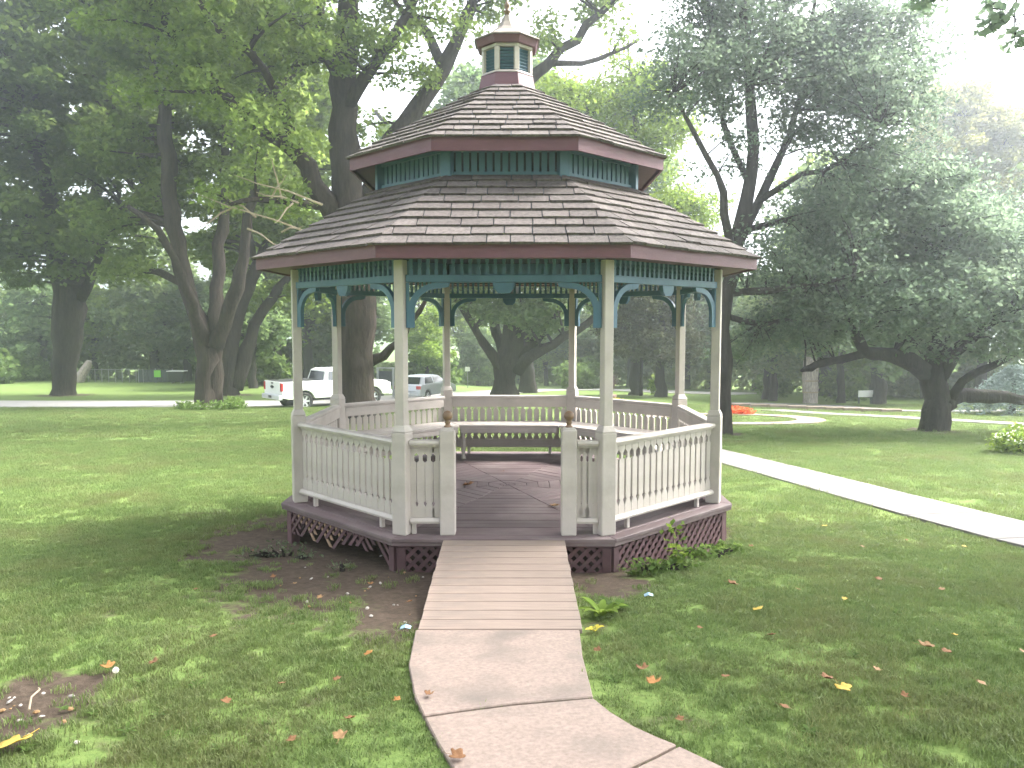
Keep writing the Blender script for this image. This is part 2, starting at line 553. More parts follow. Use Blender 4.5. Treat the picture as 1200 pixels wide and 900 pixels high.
def axis(fine0, fine1, step, mid, stepm, end0, end1):
    a = list(np.arange(fine0, fine1, step))
    b = list(np.arange(fine1, mid[1], stepm)); g = 1.25
    s = stepm; v = mid[1]; c = []
    while v < end1:
        c.append(v); s *= g; v += s
    c.append(end1)
    d = list(np.arange(fine0 - stepm, mid[0], -stepm)); e = []
    s = stepm; v = mid[0]
    while v > end0:
        e.append(v); s *= g; v -= s
    e.append(end0)
    return np.array(sorted(set(e + d + a + b + c)))

TREES = []     # filled below, used for soil rings
def build_ground():
    xs = axis(-9, 9, .12, (-60, 60), .8, -400, 400)
    ys = axis(1.5, 16, .12, (-6, 92), .8, -40, 415)
    X, Y = np.meshgrid(xs, ys)
    Z = ground(X, Y)
    Z = Z + .012 * np.sin(X * 2.3 + np.sin(Y * 1.7)) * np.cos(Y * 2.9 + X) * (Y < 40)
    dd = dirt_at(X, Y)
    Z = Z - .02 * dd * (np.hypot(X - GX, Y - GY) < 4)
    V = np.stack([X.ravel(), Y.ravel(), Z.ravel()], 1)
    nx, ny = len(xs), len(ys)
    i = np.arange(nx - 1)[None, :] + nx * np.arange(ny - 1)[:, None]
    F = np.stack([i, i + 1, i + nx + 1, i + nx], -1).reshape(-1, 4)
    me = fast_mesh('lawn', V, F)
    at_ = me.attributes.new('dirt', 'FLOAT', 'POINT')
    at_.data.foreach_set('value', dd.ravel().astype(np.float32))
    me.shade_smooth()
    o = obj('lawn', me, GROUND)
    tag(o, kind='structure')

# ------------------------------------------------------------------ trees
def leaf_quads(C, size, flat=.45, aspect=.62):
    n = len(C)
    N = rng.normal(size=(n, 3)); N[:, 2] = np.abs(N[:, 2]) + flat
    N /= np.linalg.norm(N, axis=1)[:, None]
    A = rng.normal(size=(n, 3)); A -= N * np.sum(A * N, 1)[:, None]
    A /= np.linalg.norm(A, axis=1)[:, None]
    B = np.cross(N, A)
    s = (np.asarray(size) * rng.uniform(.6, 1.35, n))[:, None]
    d = N * s * .16
    V = np.stack([C - A * s, C - B * s * aspect + d, C + A * s, C + B * s * aspect + d], 1).reshape(-1, 3)
    return V, np.arange(4 * n).reshape(n, 4)

def resample(P, r, seg=.6):
    P = np.array([tuple(p) for p in P], float); r = np.array(r, float)
    # Catmull-Rom through the given points
    n = len(P)
    Pe = np.vstack([2 * P[0] - P[1], P, 2 * P[-1] - P[-2]])
    out = []; ro = []
    for i in range(n - 1):
        L = np.linalg.norm(P[i + 1] - P[i]); k = max(2, int(L / seg))
        for t in np.linspace(0, 1, k, endpoint=False):
            a, b, c, d = Pe[i], Pe[i + 1], Pe[i + 2], Pe[i + 3]
            out.append(.5 * (2 * b + (c - a) * t + (2 * a - 5 * b + 4 * c - d) * t * t + (3 * b - a - 3 * c + d) * t ** 3))
            ro.append(r[i] + (r[i + 1] - r[i]) * t)
    out.append(P[-1]); ro.append(r[-1])
    return np.array(out), np.array(ro)

def tree_meshes(limbs, blobs, n_clump, per, leaf, clump_r=.55, twig_r=.03, sides=10, wob=.05, flat=.45, shell=.45, drop=.0, bare=0):
    """limbs: list of (points, radii) in tree space; blobs: (centre, (rx,ry,rz), weight)"""
    V = []; F = []; k = 0; nodes = []; nrad = []
    for li, (P, r) in enumerate(limbs):
        P, r = resample(P, r)
        if li > 0 or len(P) > 6:
            P[2:] += rng.normal(size=(len(P) - 2, 3)) * wob * np.minimum(1, r[2:, None] * 3 + .25)
        r = r * (1 + .06 * rng.normal(size=len(r)))
        v, f = tube_data(P, r, sides)
        # fluted, uneven bark outline
        ax = np.repeat(P, sides, 0)
        ph = np.tile(np.arange(sides), len(P))
        v = ax + (v - ax) * (1 + .10 * np.sin(ph * 2.1 + li) + .05 * rng.normal(size=len(v)))[:, None]
        V.append(v); F += [tuple(a + k for a in q) for q in f]; k += len(v)
        nodes.append(P[1:]); nrad.append(r[1:])
    nodes = np.concatenate(nodes); nrad = np.concatenate(nrad)
    # clumps inside the blobs, thicker towards the outside
    w = np.array([b[2] * b[1][0] * b[1][1] * b[1][2] for b in blobs]) ** .75
    w /= w.sum()
    cen = []
    for bi, b in enumerate(blobs):
        m = max(4, int(n_clump * w[bi]))
        d = rng.normal(size=(m, 3)); d /= np.linalg.norm(d, axis=1)[:, None]
        rr = shell + (1 - shell) * rng.random(m) ** .6
        rr *= rng.uniform(.85, 1.12, m)
        cen.append(np.array(b[0]) + d * rr[:, None] * np.array(b[1]))
    cen = np.concatenate(cen)
    # branches to the clumps
    ok = nrad < np.percentile(nrad, 80)
    src = nodes[ok]; srad = nrad[ok]
    ends = []
    for c in cen:
        dv = src - c
        dist = np.linalg.norm(dv, axis=1) + np.maximum(0, dv[:, 2]) * .8
        j = int(np.argmin(dist))
        a = src[j]; L = np.linalg.norm(c - a)
        if L < .2 or L > 9: continue
        n = max(3, int(L / .8) + 2)
        t = np.linspace(0, 1, n)[:, None]
        mid = (a + c) / 2 + rng.normal(size=3) * L * .08 + np.array((0, 0, L * .10))
        P = (1 - t) ** 2 * a + 2 * t * (1 - t) * mid + t * t * c
        r0 = min(srad[j] * .7, twig_r * (1 + L * .45))
        v, f = tube_data(P, np.linspace(r0, .008, n), 5)
        V.append(v); F += [tuple(q + k for q in g) for g in f]; k += len(v)
        if L > 1.2:                              # foliage also along the branch
            ends.append(P[-2]); 
    cen2 = np.concatenate([cen, np.array(ends)]) if ends else cen
    wood = (np.concatenate(V), F)
    m = len(cen2)
    cr = clump_r * rng.uniform(.55, 1.5, m)
    cnt = rng.poisson(per * rng.uniform(.5, 1.4, m))
    idx = np.repeat(np.arange(m), cnt)
    d = rng.normal(size=(len(idx), 3)); 
    d /= np.linalg.norm(d, axis=1)[:, None]
    d *= (rng.random(len(idx)) ** .5)[:, None] * cr[idx][:, None]
    d[:, 2] *= .62
    d[:, 2] -= drop * np.hypot(d[:, 0], d[:, 1]) 
    C = cen2[idx] + d
    lv, lf = leaf_quads(C, leaf, flat)
    crnd = rng.random(m)
    rnd = np.clip(.45 * crnd[idx] + .55 * rng.random(len(idx)), 0, 1)
    return wood, (lv, lf, rnd)

def mesh_from(V, F, name):
    me = bpy.data.meshes.new(name)
    me.from_pydata([tuple(v) for v in V], [], F)
    me.shade_smooth()
    return me

def make_tree(name, label, cat, base, limbs, blobs, n_clump, per, leaf, bark, lmat, group=None, **kw):
    wood, (lv, lf, rnd) = tree_meshes(limbs, blobs, n_clump, per, leaf, **kw)
    root = empty(name, base)
    tag(root, label, cat, group)
    obj('trunk', mesh_from(wood[0], wood[1], 'trunk'), bark, root)
    if len(lf):
        obj('crown', fast_mesh('crown', lv, lf, rnd), lmat, root)
    return root

def copy_tree(o, parent=None):
    c = o.copy(); COL.objects.link(c); c.parent = parent
    for ch in o.children:
        copy_tree(ch, c)
    return c

def pix_tree(name, label, base_px, Y, limbs_px, blobs_px, n_clump, per, leaf, bark, lmat, group=None, cat='tree', **kw):
    """limbs given as pixel polylines on the tree's own depth with metre offsets in depth"""
    s = Y / FPX
    b = at(base_px, 400, Y); base = G(b.x, Y)
    limbs = []
    for li, l in enumerate(limbs_px):
        P = []; r = []
        for q in l:
            p = at(q[0], q[1], Y + (q[3] if len(q) > 3 else 0)) - base
            P.append(p); r.append(q[2] * s)
        if li == 0:
            P[0] = Vector((P[0].x, P[0].y, -.25)); r[0] *= 1.2
            q = P[0].lerp(P[1], .0); q.z = .35
            if P[1].z > .8:
                P.insert(1, q); r.insert(1, r[0] * .82)
        limbs.append((P, r))
    blobs = []
    for q in blobs_px:
        c = at(q[0], q[1], Y + (q[4] if len(q) > 4 else 0)) - base
        rz = q[3] if q[3] else q[2] * .7
        blobs.append((tuple(c), (q[2], q[2], rz), q[5] if len(q) > 5 else 1.))
    tree_soil.append((base.x, base.y, limbs[0][1][1] * 2.2 + .3))
    return make_tree(name, label, cat, base, limbs, blobs, n_clump, per, leaf, bark, lmat, group, **kw)

def build_big_trees():
    # old maple behind the gazebo, left
    pix_tree('maple_tree', 'large spreading maple with thick brown trunk just behind the gazebo, hiding the pickup middle', 418, 27,
        [[(420, 493, 25), (417, 440, 21), (418, 380, 22), (418, 330, 21), (410, 260, 20), (405, 200, 17), (404, 100, 14), (408, 0, 11), (410, -120, 8), (400, -260, 4)],
         [(405, 275, 13, 0), (383, 238, 12, -.3), (345, 178, 9, -1), (310, 158, 7, -1.6), (260, 110, 5, -2.4), (190, 20, 3.5, -3), (140, -40, 2, -3.4)],
         [(350, 190, 6, -1), (325, 110, 5, -1), (290, 60, 4, -2), (250, 30, 3, -3), (200, -60, 2, -3)],
         [(380, 240, 6, -.3), (340, 238, 4, -1.4), (300, 232, 3, -2.4), (270, 240, 2, -3)],
         [(416, 280, 14, .2), (450, 190, 11, .8), (490, 125, 10, 1.2), (520, 80, 9, 1.4), (545, 25, 7, 1.4), (562, -40, 5, 1.4), (590, -150, 3, 1.4)],
         [(520, 80, 6, 1.4), (500, 40, 5, 2), (470, -10, 3, 2.5), (450, -80, 2, 3)],
         [(408, 125, 8, -.2), (432, 85, 6, -.8), (462, 40, 5, -1.2), (488, -5, 4, -1.4), (510, -60, 2, -1.6)],
         [(425, 260, 11, .3), (500, 190, 9, 1.5), (580, 130, 8, 2), (640, 75, 6.5, 2), (690, 30, 5, 2), (735, -15, 3, 2), (790, -80, 2, 2)],
         [(640, 75, 4, 2), (700, 70, 3, 3), (750, 45, 2, 3.5)],
         [(405, 110, 7, .3), (380, 50, 5, 1), (372, -30, 4, 1.5), (350, -120, 2, 2)],
         [(428, 428, 7, .2), (448, 414, 5, 0), (466, 402, 4, -.4), (480, 380, 3, -.8), (500, 350, 2, -1.2)]],
        [(300, 60, 3.2, 2.0, -2), (215, 50, 2.6, 1.6, -3), (350, 20, 2.8, 1.8, 1), (460, 40, 2.2, 1.5, -1), (335, 150, 1.9, 1.1, -2),
         (470, 150, 1.6, 1.1, 1.5, .7), (560, -60, 3.5, 2.2, 1.5), (660, 45, 2.0, 1.1, 2.5, .55), (740, 10, 2.2, 1.0, 3, .6), (410, -180, 6, 4, 0), (250, -110, 5, 3, -2),
         (300, 225, 1.6, .8, -2.2, .5), (700, -100, 4, 2.4, 2), (420, 60, 2.6, 1.4, 3, .7), (150, -40, 3, 1.6, -3)],
        360, 140, .095, BARK, LF_MAPLE, clump_r=.78, twig_r=.035, sides=14)
    mt = bpy.data.objects['maple_tree']
    mb = MB()
    for px, py, ex, ey in ((378, 240, 275, 205), (350, 238, 300, 225), (330, 234, 318, 185), (345, 237, 322, 262), (318, 232, 335, 205), (392, 285, 225, 225), (300, 255, 262, 228), (330, 272, 355, 265), (275, 243, 235, 265), (290, 268, 330, 290)):
        a = at(px, py, 24.6) - mt.location; c = at(ex, ey, 24.0) - mt.location
        mb.tube([a, a.lerp(c, .4) + Vector((0, 0, .06)), a.lerp(c, .75) - Vector((0, 0, .03)), c], [.035, .028, .018, .007], 5)
    mb.build('dead_twigs', TWIG, mt)
    # tall airy tree right of the gazebo
    pix_tree('hackberry_tree', 'tall airy tree with slim dark trunk beside the right gazebo corner', 848, 22,
        [[(848, 507, 10), (849, 420, 9), (851, 350, 9.5), (862, 295, 9), (876, 235, 8), (884, 170, 6.5), (878, 100, 5.5), (872, 30, 4.5), (878, -70, 3), (880, -160, 1.5)],
         [(862, 295, 6, 0), (890, 235, 5.5, .5), (915, 185, 4.5, .8), (935, 130, 3.5, 1), (948, 50, 2.6, 1), (960, -30, 1.5, 1)],
         [(858, 310, 5, 0), (852, 250, 4.5, -.6), (842, 205, 3.6, -1), (815, 160, 2.6, -1.4), (790, 110, 1.6, -1.6)],
         [(880, 220, 4, 0), (850, 150, 3.3, .4), (838, 90, 2.6, .8), (830, 20, 1.8, 1)],
         [(890, 235, 4, .5), (940, 205, 3, -.5), (985, 190, 2.4, -1), (1030, 150, 1.5, -1.4)],
         [(872, 270, 4, 0), (930, 255, 3, 1), (975, 240, 2, 1.5)],
         [(850, 345, 4, 0), (900, 338, 4, -.6), (950, 335, 3, -1.2), (1000, 322, 2, -1.6)],
         [(850, 370, 3.5, 0), (890, 380, 3.5, .6), (940, 372, 2.6, 1), (985, 355, 1.6, 1.6)],
         [(878, 100, 3.4, 0), (905, 50, 2.6, 0), (925, 0, 1.6, 0)]],
        [(880, 60, 2.2, 1.8, 0), (800, 90, 1.5, 1.2, -1.3), (950, 70, 1.9, 1.7, .8), (1010, 150, 1.6, 1.2, -1), (830, 30, 1.6, 1.3, 1), (940, 160, 1.2, .9, .6),
         (960, 250, 1.4, 1.0, 1), (880, -60, 2.6, 2, 0), (1000, 40, 1.6, 1.3, .5), (850, 180, 1.1, .8, 0, .5), (905, 310, 1.5, .8, -.6), (980, 330, 1.5, .9, -1), (920, 385, 1.5, .7, .8),
         (1000, 95, 1.5, 1.2, -.5), (985, 225, 1.3, 1, -.8), (870, 410, 1.2, .6, 1.2, .7), (1050, 110, 1.5, 1.2, .5, .7), (1045, 200, 1.5, 1.1, .6, .8), (985, 290, 1.4, .9, .4), (1065, 40, 1.3, 1, .8, .6)],
        640, 98, .062, BARKG, LF_BLUE, clump_r=.72, twig_r=.018, sides=9, shell=.2)
    # oak at the right with low sweeping limb
    pix_tree('oak_tree', 'broad oak with short thick trunk and a long low limb sweeping sideways over the lawn', 1095, 23.2,
        [[(1095, 503, 15.5), (1096, 465, 13), (1093, 435, 14), (1094, 410, 11), (1098, 375, 9), (1106, 320, 7), (1112, 250, 4.5), (1116, 190, 2)],
         [(1086, 438, 11, 0), (1062, 420, 9, -.4), (1035, 415, 7, -.6), (1015, 411, 6.5, -.8), (1003, 392, 5.5, -1), (990, 368, 4, -1.2), (975, 345, 2.5, -1.5)],
         [(1022, 412, 5, -.8), (990, 420, 4.5, -.8), (965, 424, 4.5, -.8), (950, 430, 4, -.9), (938, 434, 1.5, -1)],
         [(1104, 475, 11, 0), (1118, 468, 9.5, .1), (1140, 463, 8.5, .2), (1165, 462, 7.5, .3), (1195, 466, 6.5, .4), (1240, 462, 5, .5), (1300, 430, 3, .8)],
         [(1102, 440, 9, 0), (1122, 410, 7, -.5), (1150, 385, 5.5, -1), (1190, 360, 4, -1.5), (1250, 320, 2.5, -2)],
         [(1088, 415, 7, 0), (1066, 385, 5.5, .6), (1040, 345, 4.5, 1), (1010, 310, 3, 1.4), (980, 275, 2, 1.6)],
         [(1096, 390, 6, 0), (1125, 350, 5, 1), (1160, 310, 3.5, 1.6), (1190, 260, 2, 2)],
         [(1106, 320, 4, 0), (1080, 270, 3, -.5), (1060, 220, 2, -1)],
         [(1110, 478, 5, 0), (1128, 445, 4.5, -.3), (1160, 430, 3.4, -.6), (1200, 410, 2, -1)]],
        [(1090, 250, 2.5, 1.5, 0), (1010, 300, 2.0, 1.3, 1), (985, 365, 1.7, .9, -1.2), (1150, 290, 2.2, 1.4, 1.2), (1180, 370, 2.0, 1.1, -1), (1050, 350, 1.8, 1.0, -1.4),
         (1130, 345, 1.7, 1, -1.6), (1240, 330, 2.5, 1.6, -1), (1030, 235, 1.8, 1.1, -.4), (940, 345, 1.3, .8, -.6), (1130, 405, 1.2, .45, -1, .6), (1040, 395, 1.1, .5, 1, .6),
         (960, 395, 1.1, .5, -.8, .7)],
        540, 125, .07, BARKD, LF_BLUE, clump_r=.7, twig_r=.022, sides=14, shell=.3)
    # dark double tree left
    pix_tree('elm_tree', 'dark old tree with very thick forked trunk beyond the road, left of the multi-stemmed tree', 75, 47,
        [[(75, 462, 14), (75, 430, 13), (78, 395, 16), (80, 360, 17), (72, 325, 12), (64, 285, 10), (55, 220, 9), (40, 140, 6), (20, 40, 3)],
         [(84, 365, 13), (93, 325, 11, .5), (98, 285, 9, 1), (110, 230, 7, 1.5), (130, 150, 5, 2), (150, 60, 3, 2)],
         [(95, 350, 6), (108, 325, 5, -.5), (120, 290, 4, -1.5), (150, 250, 3, -2), (190, 220, 2, -3)],
         [(66, 285, 6), (30, 250, 5, -1), (-10, 225, 3, -2), (-50, 215, 2, -2.5)]],
        [(40, 140, 6.5, 4, 0), (130, 110, 6, 4, 1), (50, 245, 4.5, 2.2, -2), (165, 215, 4, 2.3, -2), (-30, 250, 5, 3, -2), (20, 20, 7, 4, 0), (150, 0, 6, 4, 1), (-60, 110, 6, 5, -1),
         (125, 290, 2.6, 1.2, -2), (20, 315, 3, 1.3, -2), (165, 300, 2.3, 1.2, 2)],
        480, 95, .19, BARKD, LF_DARK, clump_r=1.1, twig_r=.05, sides=12)
    # multi-stemmed tree by the road
    pix_tree('multi_stem_tree', 'multi-stemmed tree fanning from one trunk ringed by leafy plants at the roadside', 245, 38.2,
        [[(243, 474, 12), (241, 440, 10), (240, 405, 11), (234, 375, 9.5), (219, 335, 9), (208, 280, 8.5), (200, 220, 8.5), (194, 165, 8), (188, 110, 6), (178, 30, 4.5), (165, -70, 2.5)],
         [(252, 476, 9, .2), (252, 440, 8.5, .2), (251, 405, 9, .2), (252, 370, 8, .3), (256, 320, 7.5, .6), (262, 250, 6, 1), (264, 170, 4.5, 1.2), (270, 80, 3, 1.2)],
         [(252, 405, 11), (268, 365, 8.5, -.3), (282, 320, 7.5, -.6), (290, 270, 6, -.8), (302, 200, 4.5, -1), (312, 120, 3, -1)],
         [(243, 410, 8), (228, 370, 6, -1), (212, 320, 5, -1.8), (185, 270, 3.5, -2.6), (150, 240, 2, -3)]],
        [(200, 40, 4.3, 2.6, 1), (285, 130, 3.4, 2.2, 1.5), (165, -20, 5, 3, -1), (300, 30, 4.5, 3, 0), (245, 215, 2.6, 1.5, 2, .7), (310, 190, 2.5, 1.5, -1, .7), (150, 180, 2.8, 1.6, 2), (140, 255, 2.4, 1.1, 2, .7), (150, 320, 1.8, .8, 2, .6)],
        330, 95, .16, BARK, LF_MAPLE, clump_r=.95, twig_r=.04, sides=12)
    # leaning pair behind it
    pix_tree('leaning_tree', 'leaning two-stemmed tree behind the roadside multi-stemmed tree', 270, 47,
        [[(268, 459, 12), (267, 430, 10), (270, 400, 9), (282, 360, 8), (300, 315, 7), (322, 265, 5.5), (345, 200, 4), (360, 130, 2)],
         [(275, 456, 9), (283, 425, 8, .5), (298, 380, 7, .8), (325, 340, 5, 1), (345, 318, 3.5, 1.2), (370, 290, 2, 1.4)],
         [(300, 315, 4), (292, 270, 3, -1), (285, 210, 2, -1.5)]],
        [(340, 200, 4, 2.4, 0), (300, 240, 3, 1.8, -1), (370, 280, 3, 1.4, 1), (330, 120, 4, 2.6, 0), (250, 290, 2.4, 1.3, 1), (320, 345, 2, .8, 1.5, .6)],
        220, 80, .18, BARK, LF_LIGHT, clump_r=1.0, twig_r=.04)
    # central oak framed by the gazebo
    pix_tree('burr_oak', 'stout oak with wide crooked limbs seen through the middle of the gazebo', 594, 49,
        [[(592, 470, 15), (592, 452, 12), (593, 436, 12.5), (598, 415, 14), (602, 380, 11), (600, 330, 9), (598, 250, 8), (606, 170, 5), (600, 100, 3)],
         [(588, 432, 8), (574, 411, 5.5, -.5), (562, 394, 4.5, -.8), (550, 374, 3.8, -1), (538, 352, 4, -1.4), (520, 320, 2, -2)],
         [(604, 434, 9), (622, 417, 7, -.5), (648, 404, 5, -.8), (675, 388, 4, -1), (700, 370, 3.4, -1.4), (730, 340, 2.5, -2)],
         [(606, 420, 8), (625, 400, 6, .5), (645, 380, 5, 1), (660, 350, 3.5, 1.4), (690, 300, 2, 2)],
         [(594, 420, 8), (582, 390, 6, .6), (570, 350, 4, 1.2), (550, 300, 2.5, 2)],
         [(600, 330, 6), (650, 260, 5, .5), (700, 190, 4, .6), (750, 130, 2, .6)],
         [(600, 330, 6), (540, 250, 5, .5), (490, 190, 4, .6), (440, 130, 2, .6)]],
        [(590, 372, 2.2, 1.0, -1), (640, 370, 2.0, 1.0, -1), (555, 350, 2.0, 1.0, -1), (610, 340, 3.4, 1.3, -1.5), (680, 345, 2, .9, -1.5, .8), (520, 320, 3, 1.5, -1), (700, 300, 3, 1.8, 0),
         (600, 250, 6, 3, 0), (690, 190, 4.5, 2.6, 0), (510, 190, 4.5, 2.6, 0), (600, 120, 5, 3, 0), (760, 210, 3, 1.9, 0, .7), (730, 130, 2.6, 1.5, 0, .6)],
        420, 85, .17, BARKG, LF_OAK, clump_r=.9, twig_r=.045, sides=12)
    pix_tree('background_oak', 'dark trunk standing close behind the stout oak framed by the gazebo', 618, 60,
        [[(619, 458, 11), (618, 435, 9), (616, 410, 8), (622, 350, 6), (630, 260, 3)]],
        [(620, 300, 4, 2.6, 0), (640, 360, 2.6, 1.2, 1), (650, 240, 4, 2.5, 0)],
        110, 80, .22, BARKD, LF_FAR, clump_r=1.2)
    pix_tree('locust_tree', 'pale yellow-green feathery tree rising behind the right slope of the gazebo roof', 711, 36,
        [[(711, 484, 6), (711, 420, 5), (714, 330, 5), (726, 250, 5), (745, 170, 4), (740, 100, 2.5), (735, 50, 1)],
         [(738, 260, 3.5), (765, 200, 3, .5), (790, 140, 2, .8), (805, 100, 1, 1)],
         [(740, 230, 3), (710, 170, 2.6, -.5), (685, 120, 1.8, -.8), (660, 95, 1, -1)],
         [(742, 280, 3), (775, 250, 2.4, .5), (800, 235, 1.4, .8)]],
        [(740, 110, 2.3, 1.6, 0), (690, 140, 2, 1.2, -.6), (780, 160, 2.0, 1.3, .6), (745, 190, 2.2, 1.3, 0), (790, 240, 1.6, 1.1, .6), (700, 195, 1.8, 1.0, 0), (655, 110, 1.5, .8, -1), (800, 285, 1.7, 1.0, .8), (825, 250, 1.4, .9, .8), (770, 310, 1.6, .9, .6)],
        320, 85, .085, BARKG, LF_LIGHT, clump_r=.85, twig_r=.022, shell=.2)
    # cedars right of centre
    for px, py, w, lab in ((745, 463, 7, 'cedar with stout dark trunk and a thin bare pole beside it'),
                           (775, 465, 6, 'cedar with flared trunk beside a small yellow-green shrub')):
        Y = gp(px, py).y
        pix_tree('cedar_tree', lab, px, Y,
            [[(px, py, w * 1.2), (px, py - 18, w), (px, py - 45, w * .8), (px + 1, 360, 4.5), (px, 260, 2.5), (px, 210, 1)]],
            [(px - 14, 405, 1.8, .7, -1, .8), (px + 14, 408, 1.8, .7, -1, .8), (px, 385, 2.8, 1.1, 0), (px - 8, 345, 2.8, 1.6, 0), (px + 8, 300, 2.6, 2, 0), (px, 255, 1.8, 2, 0)],
            150, 75, .15, BARKD, LF_CONIF, 'cedars beyond the flower beds', clump_r=.8, twig_r=.03, drop=.35)
    # golden trees at the right
    for px, py, top, w, lab in ((1130, 470, 85, 5, 'tall golden-green tree behind the broad oak, its domed crown against the sky'),
                                (1187, 474, 120, 5, 'slender golden-green tree with bare lower stem right of the broad oak')):
        Y = 52
        h = 470 - top
        pix_tree('golden_tree', lab, px, Y,
            [[(px, py, w * 1.3), (px, py - 60, w), (px + 2, py - 160, w * .8), (px - 2, py - 250, w * .55), (px, top + 40, 1.5)],
             [(px, py - 170, 3), (px - 25, py - 230, 2), (px - 45, py - 280, 1)],
             [(px, py - 150, 3), (px + 28, py - 220, 2), (px + 40, py - 290, 1)]],
            [(px - 12, top + 35, 2.8, 1.7, 0), (px + 30, top + 75, 3.0, 1.7, 0), (px - 40, top + 90, 3.0, 1.6, 0), (px + 10, top + 135, 2.6, 1.6, 0), (px - 20, top + 175, 2.4, 1.3, 0), (px + 26, top + 190, 2.0, 1.2, 0)],
            230, 95, .13, BARKG, LF_GOLD, clump_r=.9, twig_r=.03)
    # bough reaching into the picture from a tree that stands right of the camera
    pix_tree('roadside_maple', 'nearby maple whose hanging leafy twigs dip against the bright sky', 1560, 9.0,
        [[(1560, 900, 30), (1555, 600, 26), (1540, 300, 24), (1500, 50, 18), (1420, -120, 12), (1330, -130, 7), (1230, -90, 4), (1170, -40, 2), (1120, -60, 1)],
         [(1230, -90, 2.5), (1200, -30, 1.6, .2), (1188, 20, .8, .2)],
         [(1330, -130, 4), (1290, -60, 2.5, .5), (1250, 10, 1, .6)]],
        [(1175, -10, .35, .22, .1), (1165, 25, .2, .12, .2), (1192, 42, .17, .1, .2), (1120, -40, .35, .2, 0), (1085, 0, .18, .1, .4, .7), (1260, -20, .6, .4, 0), (1400, -100, 1.6, 1.0, 0)],
        110, 26, .055, BARKG, LF_BLUE, clump_r=.18, twig_r=.008, sides=8, shell=.1)

REG = [(40, 'left of the thick forked trunk'), (115, 'right behind the thick forked trunk'), (225, 'behind the screen with the green sign'), (300, 'behind the multi-stemmed roadside tree'),
       (400, 'behind the white pickup'), (520, 'behind the silver car'), (600, 'left of the stout oak framed by the gazebo'), (700, 'right of the stout oak framed by the gazebo'), (765, 'behind the first cedar'),
       (840, 'between the cedars and the slim dark trunk'), (925, 'between the slim dark trunk and the log column'), (990, 'behind the log column'), (1060, 'behind the white information board'), (1130, 'behind the broad oak trunk'), (9999, 'beyond the low oak limb and blue spruce')]
def region(px):
    for q, t in REG:
        if px < q: return t

def build_added_shade_trees():
    # unseen trees added to keep the open sky off the walk and gazebo front
    for i, (x, y, h, r, lab) in enumerate(((11.0, 7.5, 14.5, 4.2, 'added unseen shade tree on the lawn right of the entrance walk'), (6.5, -5.5, 14, 4.6, 'added unseen shade tree behind the walk, right of its end'),
                                           (-6.5, -5.0, 15, 5.0, 'added unseen shade tree behind the walk, left of its end'), (-.5, -11, 16, 5.0, 'added unseen shade tree at the far end of the walk'))):
        b = G(x, y)
        make_tree('added_shade_tree', lab, 'tree', b,
            [([(0, 0, -.3), (0, 0, .5), (.1, 0, h * .3), (-.1, .1, h * .55), (0, 0, h * .9)], [.6, .42, .36, .26, .05]),
             ([(0, 0, h * .28), (r * .4, .3, h * .48), (r * .8, .2, h * .6)], [.2, .14, .05]), ([(0, 0, h * .3), (-r * .4, -.3, h * .5), (-r * .8, .2, h * .6)], [.2, .14, .05]),
             ([(0, 0, h * .32), (.2, r * .4, h * .5), (.1, r * .8, h * .62)], [.2, .14, .05])] + ([([(0, 0, h * .4), (-3, -.5, 9), (-6, -2, 10.3), (-8.5, -4, 10.8)], [.22, .16, .1, .03])] if i == 0 else []),
            [((0, 0, h * .75), (r * .8, r * .8, h * .22), 1), ((r * .5, 0, h * .55), (r * .55, r * .6, h * .14), 1), ((-r * .5, .2, h * .55), (r * .55, r * .6, h * .14), 1), ((0, r * .5, h * .58), (r * .6, r * .5, h * .14), 1), ((0, -r * .5, h * .52), (r * .6, r * .5, h * .14), 1)] + ([((-4.0, .2, 10.3), (2.6, 2.2, 2.0), 1), ((-6.2, -2.2, 10.8), (2.6, 2.4, 1.8), 1), ((-3.5, -3.5, 10.3), (2.6, 2.4, 2.0), 1), ((-8.5, -4.0, 10.8), (2.2, 2.2, 1.5), 1)] if i == 0 else []),
            200 if i == 0 else 160, 22 if i == 0 else 46, .17, BARKG, LF_OAK, 'unseen shade trees added round the walk', clump_r=1.0)

